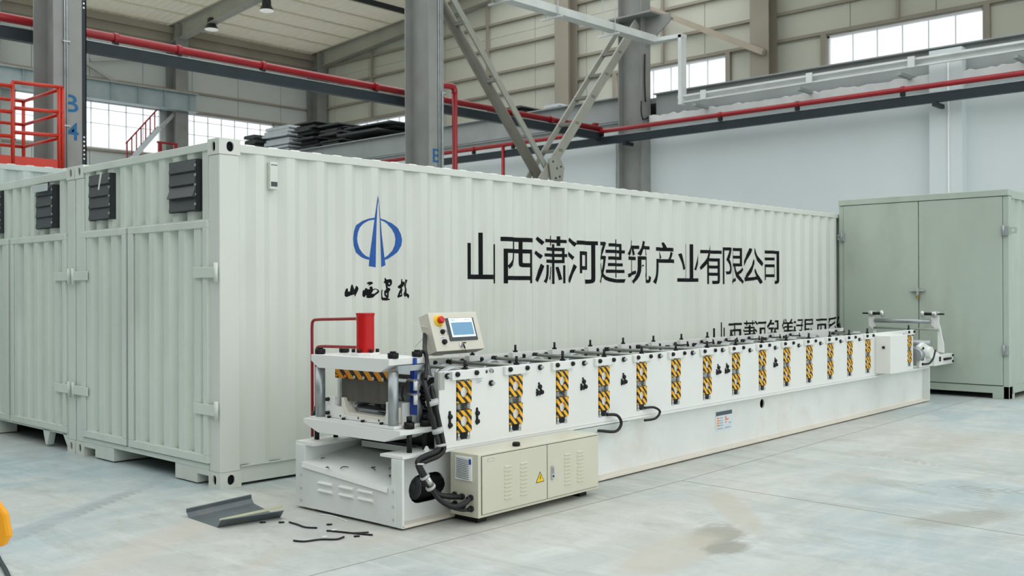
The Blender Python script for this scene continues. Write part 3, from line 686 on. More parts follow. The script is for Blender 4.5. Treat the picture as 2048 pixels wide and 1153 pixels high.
LOGO = {"blade_l":[[1.497,2.26],[1.5,2.219],[1.491,2.158],[1.482,2.007],[1.475,1.826],[1.471,1.655],[1.407,1.664],[1.412,1.735],[1.429,1.873],[1.461,2.067]],"blade_r":[[1.498,2.26],[1.516,2.215],[1.54,2.078],[1.569,1.928],[1.592,1.77],[1.608,1.676],[1.557,1.658],[1.551,1.769],[1.538,1.926],[1.53,2.059],[1.51,2.202],[1.5,2.244]],"arc_l":[[1.461,2.073],[1.408,2.063],[1.359,2.042],[1.295,2.004],[1.259,1.951],[1.243,1.891],[1.254,1.832],[1.294,1.775],[1.342,1.743],[1.385,1.724],[1.41,1.718],[1.411,1.738],[1.385,1.75],[1.358,1.776],[1.328,1.811],[1.309,1.859],[1.304,1.894],[1.312,1.942],[1.332,1.985],[1.37,2.022],[1.408,2.047],[1.458,2.057]],"arc_r":[[1.542,2.073],[1.606,2.063],[1.665,2.038],[1.718,1.993],[1.75,1.945],[1.763,1.896],[1.754,1.847],[1.717,1.796],[1.675,1.759],[1.636,1.731],[1.598,1.721],[1.596,1.739],[1.636,1.762],[1.67,1.802],[1.689,1.851],[1.694,1.9],[1.687,1.943],[1.665,1.989],[1.629,2.031],[1.59,2.05],[1.546,2.059]],"b1":[[1.147,1.445],[1.155,1.468],[1.165,1.479],[1.178,1.478],[1.181,1.454],[1.199,1.452],[1.207,1.486],[1.215,1.507],[1.221,1.513],[1.233,1.505],[1.262,1.468],[1.279,1.484],[1.291,1.5],[1.306,1.496],[1.317,1.478],[1.311,1.46],[1.296,1.436],[1.28,1.413],[1.268,1.415],[1.259,1.429],[1.216,1.423],[1.184,1.413],[1.165,1.407],[1.148,1.416]],"b2a":[[1.391,1.523],[1.406,1.533],[1.429,1.535],[1.443,1.52],[1.422,1.51],[1.405,1.5],[1.402,1.503],[1.409,1.512],[1.394,1.517]],"b2b":[[1.357,1.418],[1.359,1.452],[1.368,1.468],[1.375,1.46],[1.379,1.48],[1.39,1.481],[1.399,1.471],[1.416,1.472],[1.409,1.484],[1.422,1.497],[1.437,1.488],[1.44,1.471],[1.467,1.477],[1.495,1.469],[1.516,1.451],[1.498,1.439],[1.467,1.421],[1.441,1.401],[1.402,1.396],[1.385,1.404],[1.391,1.416],[1.384,1.421],[1.376,1.406],[1.367,1.406]],"b2h":[[1.445,1.463],[1.47,1.471],[1.491,1.459],[1.485,1.451],[1.454,1.433],[1.425,1.434]],"b3":[[1.583,1.53],[1.596,1.539],[1.597,1.563],[1.604,1.57],[1.62,1.553],[1.656,1.558],[1.666,1.546],[1.667,1.519],[1.656,1.499],[1.642,1.493],[1.63,1.499],[1.631,1.486],[1.652,1.478],[1.654,1.468],[1.641,1.443],[1.64,1.401],[1.631,1.394],[1.651,1.387],[1.65,1.38],[1.616,1.374],[1.571,1.377],[1.555,1.388],[1.553,1.45],[1.565,1.47],[1.577,1.461],[1.571,1.45],[1.572,1.41],[1.579,1.399],[1.616,1.399],[1.594,1.417],[1.591,1.452],[1.614,1.472],[1.606,1.519]],"b3h1":[[1.636,1.521],[1.644,1.528],[1.652,1.521],[1.647,1.51]],"b3h2":[[1.608,1.437],[1.622,1.438],[1.624,1.423],[1.617,1.419]],"b4a":[[1.71,1.494],[1.729,1.505],[1.748,1.517],[1.752,1.555],[1.76,1.563],[1.766,1.535],[1.795,1.537],[1.798,1.515],[1.776,1.499],[1.758,1.483],[1.765,1.465],[1.759,1.443],[1.765,1.416],[1.755,1.407],[1.734,1.402],[1.717,1.397],[1.706,1.405],[1.717,1.429],[1.731,1.456],[1.746,1.474],[1.72,1.479]],"b4h":[[1.747,1.44],[1.753,1.425],[1.737,1.42]],"b4b":[[1.812,1.557],[1.831,1.551],[1.848,1.556],[1.853,1.544],[1.828,1.51],[1.825,1.488],[1.839,1.474],[1.841,1.438],[1.863,1.429],[1.875,1.415],[1.866,1.388],[1.838,1.413],[1.805,1.404],[1.781,1.418],[1.778,1.438],[1.8,1.449],[1.806,1.479],[1.795,1.488],[1.79,1.517],[1.798,1.537],[1.812,1.506]]}
def flat_xz(loops): return MB().fill(loops, lambda a, b_, t: (a, 0, b_), 0, 0)
for nm in ('blade_l', 'blade_r', 'arc_l', 'arc_r'): drape(flat_xz([LOGO[nm]]), 'logo_piece', M_blue, k1)
for loops in (['b1'], ['b2a'], ['b2b', 'b2h'], ['b3', 'b3h1', 'b3h2'], ['b4a', 'b4h'], ['b4b']):
    drape(flat_xz([LOGO[q] for q in loops]), 'brush_character', M_ink, k1)
# --- container 2 alongside
k2 = container('white container next to the long one, its pocket ends raised on tapered legs', 0, 2.456, 12.19, 2.438, 2.591, M_cont2, M_cont2)
part('end_upper_sheet', corr_end(.158, 2.28, 1.99, 2.52, .012, .055, .222, .1), M_cont2, k2)
part('end_header', MB().box(0, .06, .158, 2.28, 2.49, 2.565), M_cont2, k2, .004)
part('door_header', MB().box(-.004, .03, .14, 2.30, 1.986, 2.0), M_cont2, k2)
part('end_sill', MB().box(.0, .12, .162, 2.276, .15, .20), M_cont2, k2, .004)
louvre_vent(k2, .43, .815, 2.055, 2.46, 0); louvre_vent(k2, 1.685, 2.1, 2.06, 2.475, 0)
door(k2, .16, 1.44, .225, 1.37, .1, (.056, .374), .06)
door(k2, 1.495, 2.29, 1.56, 2.22, .02, (2.14, 2.43), 2.43)
part('support_leg', MB().add([(0,.54,.16),(0,.70,.16),(0,.64,.02),(0,.60,.02),(.06,.54,.16),(.06,.70,.16),(.06,.64,.02),(.06,.60,.02)], [(0,1,2,3),(7,6,5,4),(0,4,5,1),(1,5,6,2),(2,6,7,3),(3,7,4,0)]), M_cont2, k2)
part('corner_gusset', MB().prism([(.16,.16),(.26,.16),(.16,.05)], yz, 0, .05), M_cont2, k2)
part('support_leg', MB().box(0, .2, 1.85, 2.1, .01, .16), M_cont2, k2)
part('plastic_wrap', MB().box(-.055, -.052, .45, .8, 2.40, 2.47), mat('wrap_film', (190,200,200), .15), k2)
# --- container 3: taller, behind container 2
k3 = container('taller grey-white container behind the two white ones, only its top edge showing', -.9, 4.98, 12.19, 2.438, 2.9, mat('container_dull', (176,186,184), .45, var=.08), MATS['container_dull'])

part('end_sheet', corr_end(.158, 2.28, .15, 2.82, .012, .05, .23, .05), MATS['container_dull'], k3); part('end_header', MB().box(0, .06, .158, 2.28, 2.80, 2.87), MATS['container_dull'], k3); part('end_sill', MB().box(0, .1, .158, 2.28, .03, .16), MATS['container_dull'], k3)

# --- grey container at the end of the machine
g = thing('storage_container', 'grey-green steel container with two flat doors standing behind the machine', 'container', (10.13, -2.354, 0))
GW, GH, GL = 2.334, 2.757, 6.0
for y in (0, GW-.075):
    part('corner_post', MB().box(0, .12, y, y+.075, 0, GH-.09), M_grey, g, .006)
part('top_rail', MB().box(-.02, .12, 0, GW, GH-.085, GH), M_grey, g, .006)
part('end_sill', MB().box(0, .15, .0, GW, .072, .168), M_grey, g, .004)
for y in (.0, GW-.21): part('foot', MB().box(0, .22, y, y+.21, 0, .08), M_grey, g, .004)
for a, b_, s in ((.078, 1.166, 1), (1.176, 2.256, -1)):
    d = part('door', MB().box(-.012, .03, a, b_, .178, GH-.092), M_grey, g, .006)
    hy = .055 if s > 0 else GW-.055
    for z in (.58, 2.15):
        h_ = part('hinge', MB().box(-.03, .0, hy-.045, hy+.03, z, z+.125), M_galv, d, .003)
        part('hinge_pin', MB().cyl((-.034, hy, z-.01), (-.034, hy, z+.135), .012, 8), M_galv, h_)
        if z > 1: part('lifting_eye', MB().fill([[(hy-.16 if s>0 else hy+.07, z+.03),(hy-.16 if s>0 else hy+.07, z+.1),(hy, z+.12),(hy, z)], circ(hy-.11 if s>0 else hy+.045, z+.065, .02, 10)], yz, -.012, .0), M_grey, h_)
lk = part('latch', MB().box(-.05, -.012, 1.08, 1.28, 1.42, 1.445), M_steel, g); part('latch_staple', MB().box(-.07, -.012, 1.155, 1.18, 1.36, 1.47), M_steel, lk); part('padlock', MB().box(-.065, -.03, 1.15, 1.19, 1.32, 1.37), M_brass, lk)
part('side_panel', corr_side(.12, GL, .168, GH-.1, 1, .01, .31), M_grey, g); part('side_panel', corr_side(.12, GL, .168, GH-.1, -1, GW-.01, .31), M_grey, g)
part('side_rail', MB().box(.12, GL, 0, .06, GH-.11, GH-.01), M_grey, g); part('side_rail', MB().box(.12, GL, 0, .06, .072, .168), M_grey, g)
part('side_rail', MB().box(.12, GL, GW-.06, GW, GH-.11, GH-.01), M_grey, g); part('side_rail', MB().box(.12, GL, GW-.06, GW, .072, .168), M_grey, g)
part('roof_sheet', MB().box(.0, GL, .02, GW-.02, GH-.03, GH-.015), M_grey, g); part('end_panel', MB().box(GL-.03, GL, 0, GW, .07, GH-.02), M_grey, g)
for y in (0, GW-.21): part('foot', MB().box(GL-.22, GL, y, y+.21, 0, .08), M_grey, g)
part('floor_pan', MB().box(.05, GL-.05, .05, GW-.05, .09, .13), M_dark, g)

# --- orange work platform behind the containers
e = thing('scissor_lift', 'bright orange scissor lift with railed platform behind the containers', 'lift', (.8, 8.45, 0))
part('chassis', MB().box(-1.2, 1.2, -.42, .42, .18, .55), M_orange, e, .02)
for a in (-.85, .85):
    for b_ in (-.45, .36): part('wheel', MB().cyl((a, b_, .2), (a, b_+.09, .2), .2, 18), M_rub, e)
for k in range(4):
    z0 = .55+k*.62; z1 = z0+.62
    for y in (-.32, .32):
        part('scissor_arm', MB().beam((-1.0, y, z0), (1.0, y, z1), .06, .1, (0,1,0)), M_orange, e); part('scissor_arm', MB().beam((1.0, y+.07, z0), (-1.0, y+.07, z1), .06, .1, (0,1,0)), M_orange, e)
part('platform_deck', MB().box(-1.25, 1.28, -.85, .55, 3.05, 3.14), M_orange, e)
part('kick_plate', MB().box(.55, 1.26, -.86, -.84, 3.14, 3.30), M_orange, e); part('kick_plate', MB().box(-1.25, .55, -.86, -.84, 3.14, 3.30), M_orange, e); part('kick_plate', MB().box(1.25, 1.27, -.85, .55, 3.14, 3.28), M_orange, e)
for x, y in ((.6,-.85),(1.22,-.85),(1.27,-.85),(-.3,-.85),(-1.2,-.85),(1.26,.5),(.9,.5),(-1.2,.5)): part('post', MB().cyl((x,y,3.1), (x,y,4.30), .026, 10), M_orange, e)
for z in (4.30, 3.95, 3.62):
    part('guard_rail', MB().cyl((.6,-.85,z), (1.27,-.85,z+.02), .026, 10), M_orange, e); part('guard_rail', MB().cyl((-1.2,-.85,z-.06), (.6,-.85,z-.06), .026, 10), M_orange, e)
    part('guard_rail', MB().cyl((1.26,-.85,z), (1.26,.5,z), .024, 10), M_orange, e); part('guard_rail', MB().cyl((-1.2,.5,z), (1.26,.5,z), .024, 10), M_orange, e)
# --- small red lattice far off in front of the long wall glazing
e = thing('access_stair', 'small red stair railing far off in front of the glazed band', 'stair', (16.3, 33, 0))
part('stringer', MB().beam((-3.0,0,4.2), (.5,0,8.3), .12, .2), M_stackl, e)
for k in range(7): part('baluster', MB().cyl((-.9+k*.2,0,6.75+k*.235), (-.9+k*.2,0,7.55+k*.235), .03, 6), M_red, e)
part('handrail', MB().cyl((-.95,0,7.5), (.4,0,9.05-.0), .035, 6), M_red, e)
part('landing_rail', MB().cyl((.4,0,7.7), (1.3,0,7.7), .05, 6), M_red, e); part('landing_post', MB().box(.45,.6,-.05,.05,0,7.7), M_red, e); part('landing_post', MB().box(1.15,1.3,-.05,.05,0,7.7), M_red, e)

# ================================================================== THE ROLL FORMING LINE (machine frame u,v,z)
MO = Vector((.07084, -1.96317, 0)); MA = .03428
OFF = {}
def mthing(name, label, cat, u, v, z, group=None):
    c_, s_ = math.cos(MA), math.sin(MA)
    e = thing(name, label, cat, (MO.x+u*c_-v*s_, MO.y+u*s_+v*c_, z), MA, group)
    OFF[e.name] = (u, v, z); return e
def B(e): return MB(OFF[e.name])
def rel(e, u, v, z):
    o = OFF[e.name]; return (u-o[0], v-o[1], z-o[2])
def cyl_mesh(nm, ax, r, h, n=12, r1=None):
    return MB().cyl((0,0,0), tuple(Vector(ax)*h), r, n, r1).mesh(nm)
st = [.549+.5125*k for k in range(16)]; st[15] = 8.52
rf = mthing('roll_forming_machine', 'long white roll forming machine with striped bearing blocks on a steel base', 'machine', 4.6, .528, 0)
# base beams
def zl(a, b_, t): return (a, t, b_)
wl = [rect(0, 9.22, .03, .43), obround(.128, .446, .122, .302), circ(4.786, .35, .046, 20)]
nb = part('base_beam', B(rf).fill(wl, zl, .085, .1), M_base, rf)
def sub(p, name, mb, mt, bev=0): return part(name, mb, mt, p, bev)
sub(nb, 'flange', B(rf).box(0, 9.22, 0, .205, .433, .450), M_mach); sub(nb, 'flange', B(rf).box(0, 9.22, 0, .205, .012, .030), M_dust)
sub(nb, 'end_post', B(rf).box(-.004, .014, 0, .1, .012, .43), M_base, .003); sub(nb, 'stiffener', B(rf).box(9.2, 9.22, 0, .2, .03, .43), M_base)
fb = part('base_beam', B(rf).box(0, 9.22, .955, .97, .03, .43), M_base, rf)
sub(fb, 'flange', B(rf).box(0, 9.22, .866, 1.056, .428, .450), M_mach); sub(fb, 'flange', B(rf).box(0, 9.22, .856, 1.056, .012, .030), M_dust)
sub(fb, 'end_post', B(rf).box(-.004, .014, .956, 1.056, .012, .43), M_base, .003)
for u in (1.9, 3.6, 5.4, 7.2, 9.1): part('cross_member', B(rf).box(u, u+.12, .1, .956, .2, .42), M_base, rf)
for u in (.1, 2.3, 4.6, 6.9, 9.0):
    for v in (.03, .93): part('levelling_pad', B(rf).box(u, u+.1, v, v+.1, 0, .012), M_black, rf)
# front panel, tray
fp = part('front_panel', B(rf).prism([(.061,.018),(1.0,.018),(1.0,.31),(.968,.308),(.122,.238),(.118,.262),(.061,.262)], lambda a, b_, t: (t, a, b_), -.010, -.004), M_base, rf)
lou = MB().add([(0,-.07,0),(0,.07,0),(-.02,.07,-.012),(-.02,-.07,-.012),(0,-.07,-.028),(0,.07,-.028)], [(0,1,2,3),(3,2,5,4),(0,3,4),(1,5,2)]).mesh('louvre')
for v in (.725, .512, .325):
    for z in (.212, .162): put('louvre', lou, M_mach, fp, rel(rf, -.010, v, z))
for v in (.075, .985):
    for z in (.06, .14, .23): put('screw', cyl_mesh('screw', (-1,0,0), .007, .006, 8), M_steel, fp, rel(rf, -.010, v, z))
tray_v = [(-.016,.968,.318),(-.016,.122,.247),(.62,.15,.36),(.62,.93,.40)]
tv = [(a,b_,c) for a,b_,c in tray_v]+[(a,b_,c-.004) for a,b_,c in tray_v]
tr = part('scrap_tray', B(rf).add(tv, [(0,1,2,3),(7,6,5,4),(0,4,5,1),(1,5,6,2),(2,6,7,3),(3,7,4,0)]), M_base, rf)
sub(tr, 'tray_lip', B(rf).add([(-.016,.968,.318),(-.016,.122,.247),(-.024,.122,.220),(-.024,.968,.284),(-.012,.968,.316),(-.012,.122,.245),(-.018,.122,.220),(-.018,.968,.284)], [(0,1,2,3),(7,6,5,4),(0,4,5,1),(2,6,7,3),(3,7,4,0),(1,5,6,2)]), M_mach)
part('tray_back_bar', B(rf).box(.40,.42,.206,.85,.385,.425), M_base, rf)
part('drive_shade_block', B(rf).box(.40,.62,.206,.85,.425,.53), M_black, rf)  # black block added to darken the shaded space around the drive chain
for a, b_, r_, k_ in ((.05,.58,.05,.3),(.16,.40,.06,.9),(.22,.30,.05,.2),(.08,.85,.03,.5),(-.01,.68,.03,1.1),(.12,.22,.035,.7)):
    zt = .26+.075*(b_-.122)/.846+.17*a
    pts = [(a+r_*math.cos(k_+i*.9)*(1 if i % 2 else .4), b_+r_*math.sin(k_+i*.9), zt+.003) for i in range(4)]
    sub(tr, 'tie_scrap', B(rf).tube(pts, .003, 5, 4), M_rub)
# motor behind the opening in the web
mo = part('motor', B(rf).lathe((.25,.175,.212), (1,0,0), [(0,.085),(.05,.09),(.06,.09),(.36,.09),(.4,.07)], 22), M_black, rf)
fg = B(rf)
for i in range(-6, 7):
    y = i*.0125; h = math.sqrt(max(0, .083**2-y*y)); fg.box(.242,.246,.175+y-.0022,.175+y+.0022,.212-h,.212+h); fg.box(.242,.246,.175-h,.175+h,.212+y-.0022,.212+y+.0022)
sub(mo, 'fan_grille', fg, mat('grille_grey', (120,126,130), .5)); sub(mo, 'grille_hub', B(rf).cyl((.239,.175,.212), (.246,.175,.212), .02, 12), MATS['grille_grey'])
for u, z in ((.62,.37),(.66,.37),(.62,.335),(.66,.335),(.60,.14),(.63,.13),(.66,.15),(.6,.11),(.66,.11)): put('web_bolt', cyl_mesh('web_bolt', (0,-1,0), .008, .006, 8), M_vent, rf, rel(rf, u, .085, z))
part('hinge_bracket', B(rf).box(.58,.70,.078,.085,.315,.39), M_mach, rf); part('hinge_bracket', B(rf).box(.58,.70,.078,.085,.09,.17), M_mach, rf)
# side plates
slots = [rect(s-.071, s+.056, .492, .898) for s in st if not 7.3 < s < 8.0]
VP0, VP1 = .012, .032
sp = part('side_plate', B(rf).fill([rect(.325, 8.65, .452, .944)]+slots, zl, VP0, VP1), M_mach, rf)
sub(sp, 'end_edge', B(rf).box(.318,.326,VP0,.05,.452,.944), mat('edge_grey', (168,172,166), .4))
bp = part('side_plate', B(rf).box(.40, 8.65, .925, .945, .452, .944), M_mach, rf)
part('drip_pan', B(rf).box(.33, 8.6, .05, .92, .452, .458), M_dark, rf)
M_capw = mat('cap_bright', (226,227,224), .35, .25, var=.1, scale=30)
# station meshes (shared)
blk = MB().fill([rect(-.065,.065,-.07,.07), circ(0,.0,.036,20)], zl, 0, .03).mesh('bearing_block'); blk.materials.append(M_hz)
cap = MB().lathe((0,.016,0), (0,-1,0), [(0,.036),(.006,.034),(.008,.012),(.009,.0)], 20).mesh('shaft_cap')
hexb = MB().cyl((0,0,0), (0,-.018,0), .0165, 6).mesh('bolt'); hexn = MB().cyl((0,0,0), (0,-.016,0), .020, 6).mesh('nut')
dome = MB().lathe((0,0,0), (0,-1,0), [(0,.017),(.012,.0165),(.018,.012),(.02,.0)], 12).mesh('bolt')
stud = MB().cyl((0,0,0), (0,0,.06), .010, 8).cyl((0,0,0), (0,0,.014), .02, 6).mesh('adjusting_stud')
spr = MB().lathe((0,0,0), (0,0,1), [(0,.008)]+[(.004+.0065*i+.003*(i%1), (.022 if i%2 else .012)) for i in range(7)]+[(.046,.008)], 10).mesh('spring')
brk = MB().box(-.128,.122,-.012,.012,.884,.942).mesh('station_bracket')
scrw = MB().cyl((0,.02,.868), (0,.02,.9), .016, 12).mesh('pressure_screw'); nutw = MB().cyl((0,.018,.496), (0,.018,.542), .009, 10).cyl((0,.018,.494),(0,.018,.506),.014,6).mesh('support_screw')
topb = MB().box(-.06,.06,-.045,.0,.905,.950).mesh('top_block'); sad = MB().box(-.1,.1,-.02,.0,.893,.905).box(-.1,-.085,-.02,.0,.86,.905).box(.085,.1,-.02,.0,.86,.905).mesh('saddle')
shaft = MB().cyl((0,.03,0), (0,.92,0), .03, 14).mesh('roll_shaft')
def roll_mesh(r, a, b_, vs):
    pr = []; vs = sorted(vs)
    for v0, v1, rr in vs: pr += [(v0,.045),(v0,rr*.94),(v0+.012,rr),(v1-.012,rr),(v1,rr*.94),(v1,.045)]
    return MB().lathe((0,0,0), (0,1,0), pr, 26).mesh('forming_roll')
rA = [roll_mesh(0,0,0,[(.1,.16,.158),(.74,.80,.158),(.2,.7,.11)]), roll_mesh(0,0,0,[(.12,.2,.125),(.68,.76,.125),(.3,.58,.10)]), roll_mesh(0,0,0,[(.14,.24,.115),(.62,.72,.115)])]
rB = [roll_mesh(0,0,0,[(.12,.8,.085)]), roll_mesh(0,0,0,[(.14,.3,.10),(.56,.72,.1)])]
for k, s in enumerate(st):
    if 7.3 < s < 8.0: continue
    b = put('station_bracket', brk, M_mach, rf, rel(rf, s, 0, 0)); bevel(b, .003)
    for z in (.801, .612):
        q = put('bearing_block', blk, None, b, (.0, .004, z)); put('shaft_cap', cap, M_capw, b, (0, .008, z))
    for du in (-.086, .092): put('bolt', dome, M_black, b, (du, -.012, .921))
    put('adjusting_stud', stud, M_black, b, (.03, .03, .944))
    for du in (-.045, .045):
        put('spring', spr, M_steel, b, (du, .022, .684)); put('support_screw', nutw, M_steel, b, (du, 0, 0))
    put('pressure_screw', scrw, M_galv, b, (.01, 0, 0))
    tb = put('top_block', topb, M_mach, rf, rel(rf, s, .925, 0)); put('saddle', sad, M_black, tb, (0, -.03, 0)); put('adjusting_stud', stud, M_black, tb, (0, -.02, .950))
    for du in (-.11, .11): put('bolt', dome, M_black, tb, (du, -.012, .915))
    put('roll_shaft', shaft, M_steel, rf, rel(rf, s, 0, .801)); put('roll_shaft', shaft, M_steel, rf, rel(rf, s, 0, .612))
    put('forming_roll', rA[0 if k == 0 else (1 if k < 5 else 2)], M_galv, rf, rel(rf, s, 0, .801)); put('forming_roll', rB[k % 2], M_galv, rf, rel(rf, s, 0, .612))
rod = MB().cyl((0,.0,0), (0,.93,0), .014, 10).mesh('tie_rod')
mids = [.392]+[st[k]+.257 for k in range(0, 15)]+[8.315]
for k, u in enumerate(mids):
    if 7.45 < u < 8.1: continue
    z = .914 if k < 8 else .888
    if k == 1: z = .84
    if k != 0:
        rd = put('tie_rod', rod, M_rod, rf, rel(rf, u, 0, z if k != 1 else .925)); put('nut', hexn, M_black, rd, (0, .925, 0)); put('nut', hexn, M_black, rd, (0, .9, 0))
    nn = put('nut', hexn, M_black, rf, rel(rf, u, VP0, z)); put('stud_end', cyl_mesh('stud_end', (0,-1,0), .011, .034, 10), M_galv, nn)
put('nut', hexn, M_black, rf, rel(rf, 8.62, VP0, .889))
for u in (.767, .827): put('drilled_hole', cyl_mesh('drilled_hole', (0,-1,0), .011, .002, 12), M_vent, rf, rel(rf, u, VP0, .918))
for u in (.418, .672):
    sl = part('slide_slot', B(rf).fill([obround(u-.011,u+.011,.575,.69)], zl, VP0-.002, VP0), M_black, rf)
    for z in (.652, .598): put('bolt', dome, M_black, sl, rel(rf, u, VP0, z))
for u in (1.316, 1.828, 2.348, 3.814, 3.97, 4.914):
    z = .778 if u < 3 else .762
    p0 = put('bolt', dome, M_black, rf, rel(rf, u, VP0, z))
    for du, dz in ((-.021,-.041),(.021,-.04)): put('bolt', dome, M_black, p0, (du, 0, dz))
    for du, dz in ((-.008,.024),(-.03,-.02),(.012,-.02),(-.03,-.058),(.0,-.056)): put('pin', cyl_mesh('pin', (0,-1,0), .007, .008, 8), M_black, p0, (du, 0, dz))
# labels on the plate
lb = part('maker_label', B(rf).box(.658,.738,VP0-.0015,VP0,.843,.886), M_white, rf)
for i in range(4): sub(lb, 'print_line', B(rf).box(.664,.664+(.064,.05,.058,.04)[i],VP0-.0022,VP0-.0015,.876-i*.009,.8795-i*.009), M_glabel)
dp = part('data_plate', B(rf).box(3.89,4.19,.0815,.085,.178,.352), mat('plate_white', (206,218,226), .4), rf)
sub(dp, 'plate_header', B(rf).box(3.895,4.185,.0805,.0815,.312,.348), mat('plate_header', (70,80,92), .5))
for i in range(4): sub(dp, 'symbol', B(rf).box(3.915,3.945+.008*(i%2),.0805,.0815,.283-i*.022,.296-i*.022), M_orp); sub(dp, 'print_line', B(rf).box(3.955,4.02,.0805,.0815,.286-i*.022,.291-i*.022), M_glabel)
for a, b_, c_, d_ in ((4.06,4.08,.27,.3),(4.06,4.12,.262,.276),(4.06,4.085,.238,.252),(4.13,4.17,.23,.236)): sub(dp, 'symbol', B(rf).box(a,b_,.0805,.0815,c_,d_), M_orp if b_ < 4.15 else M_glabel)
for a in (3.915, 4.05): sub(dp, 'print_line', B(rf).box(a,a+.1,.0805,.0815,.192,.197), M_glabel)
# guard box near the far end, trunking and station hoses
gb = part('chain_guard', B(rf).box(7.42,7.96,-.17,VP0,.476,.915), M_mach, rf, .006); put('bolt', dome, M_black, gb, rel(rf, 7.419, -.09, .78), (0,0,-math.pi/2))
part('gusset_corner', B(rf).box(.326,.37,VP0-.004,VP0,.83,.94), mat('edge_grey', (168,172,166), .4), rf)
part('cable_trunking', B(rf).box(1.55,2.42,.005,.05,.385,.427), mat('trunking_grey', (196,204,198), .4), rf)
part('station_hose', B(rf).tube([(st[3]+.02,.0,.505),(st[3]+.1,-.04,.495),(st[3]+.14,-.05,.43),(st[3]+.08,-.04,.375),(st[3]-.06,.0,.39),(st[3]-.12,.03,.40)], .0115, 8), M_rub, rf)
part('station_hose', B(rf).tube([(st[4]+.02,.0,.51),(st[4]+.1,-.04,.51),(st[4]+.17,-.05,.47),(st[4]+.12,-.04,.42),(st[4]+.02,.0,.41)], .010, 8), M_rub, rf)
# drive gear at the entry
gr = B(rf).lathe((.36,.09,.80), (0,1,0), [(0,.09),(.03,.09)], 30)
for i in range(26):
    t = 2*math.pi*i/26; gr.beam((.36+.088*math.cos(t),.105,.80+.088*math.sin(t)), (.36+.104*math.cos(t),.105,.80+.104*math.sin(t)), .012, .03, (0,1,0))
dg = part('drive_gear', gr, M_black, rf)
sub(dg, 'gear_hub', B(rf).lathe((.36,.088,.80), (0,-1,0), [(0,.07),(.01,.068),(.02,.045),(.05,.04),(.052,.0)], 22), M_galv)
part('entry_roll', B(rf).lathe((.36,.13,.80), (0,1,0), [(0,.05),(.02,.11),(.12,.125),(.14,.07),(.2,.07),(.21,.07),(.6,.07),(.62,.12),(.7,.12)], 26), M_galv, rf)
part('entry_roll', B(rf).lathe((.36,.1,.62), (0,1,0), [(0,.06),(.74,.06)], 20), M_galv, rf)

# ================================================================== CUTTING PRESS on the entry end
cp = mthing('cutting_press', 'white hydraulic cutting press with red cylinder and striped blade beam', 'press', .18, .53, .45)
def vzl(a, b_, t): return (t, a, b_)
lp = part('lower_plate', B(cp).prism([(.055,.598),(.055,.568),(.20,.518),(.86,.518),(1.013,.572),(1.013,.602)], vzl, .03, .30), M_mach, cp, .002)
sub(lp, 'bed_plate', B(cp).box(.04,.29,.12,.96,.600,.618), M_mach, .002)
part('upper_plate', B(cp).prism([(.143,1.036),(.143,.995),(.228,.950),(.84,.950),(.916,.995),(.916,1.036)], vzl, .02, .33), M_mach, cp, .002)
part('side_rib', B(cp).box(.075,.34,.12,.135,.955,.99), M_galv, cp)
nutc = MB().cyl((0,0,0), (0,0,.035), .031, 16).cyl((0,0,.035), (0,0,.045), .02, 12)
for i in range(8):
    t = i*math.pi/4; nutc.box(.029*math.cos(t)-.004,.029*math.cos(t)+.004,.029*math.sin(t)-.004,.029*math.sin(t)+.004,.004,.033)
nutc = nutc.mesh('lock_nut')
for u in (.075, .28):
    for v in (.165, .888):
        c_ = part('guide_column', B(cp).cyl((u,v,.6), (u,v,.952), .033, 20), M_galv, cp)
        put('lock_nut', nutc, M_black, c_, rel(cp, u, v, 1.036))
hold = MB().cyl((0,0,0), (0,0,.04), .033, 16).cyl((0,0,.04), (0,0,.075), .018, 8).mesh('hold_down_nut'); stl = MB().cyl((0,0,0), (0,0,.15), .017, 10).mesh('hold_down_stud')
for u, v in ((.135, .085), (.285, .10), (.12, .985), (.27, .97)):
    s_ = put('hold_down_stud', stl, M_black, cp, rel(cp, u, v, .45)); put('hold_down_nut', hold, M_black, s_, (0,0,.15))
fl = part('cylinder_flange', B(cp).prism([(.18+.1*math.cos(math.pi/8+i*math.pi/4),.55+.1*math.sin(math.pi/8+i*math.pi/4)) for i in range(8)], lambda a, b_, t: (a, b_, t), 1.036, 1.056), M_mach, cp, .002)
capm = MB().cyl((0,0,0), (0,0,.022), .012, 10).mesh('cap_screw')
for i in range(6):
    t = i*math.pi/3+.3; put('cap_screw', capm, M_black, fl, rel(cp, .18+.078*math.cos(t), .55+.078*math.sin(t), 1.056))
hc = part('hydraulic_cylinder', B(cp).lathe((.18,.55,1.056), (0,0,1), [(0,.056),(.004,.058),(.240,.058),(.244,.062),(.256,.062),(.258,.056)], 28), M_red2, cp)
for z in (1.275, 1.085):
    sub(hc, 'fitting', B(cp).cyl((.18,.605,z), (.18,.635,z), .014, 8), M_brass); sub(hc, 'fitting', B(cp).cyl((.18,.612,z), (.18,.625,z), .018, 6), M_brass)
part('oil_pipe', B(cp).tube([(.18,.63,1.275),(.18,.85,1.268),(.18,1.04,1.262),(.18,1.10,1.25),(.18,1.112,1.2),(.18,1.112,1.1),(.18,1.112,.45)], .0105, 10), M_red, cp)
part('oil_pipe', B(cp).tube([(.18,.63,1.085),(.18,.85,1.082),(.18,1.01,1.078),(.18,1.056,1.065),(.18,1.066,1.02),(.18,1.066,.95),(.18,1.066,.45)], .0105, 10), M_red, cp)
bh = put('blade_beam', MB().box(-.04,.04,-.26,.26,-.034,.034).mesh('blade_beam'), M_hzv, cp, rel(cp, .14, .505, .917)); bevel(bh, .002)
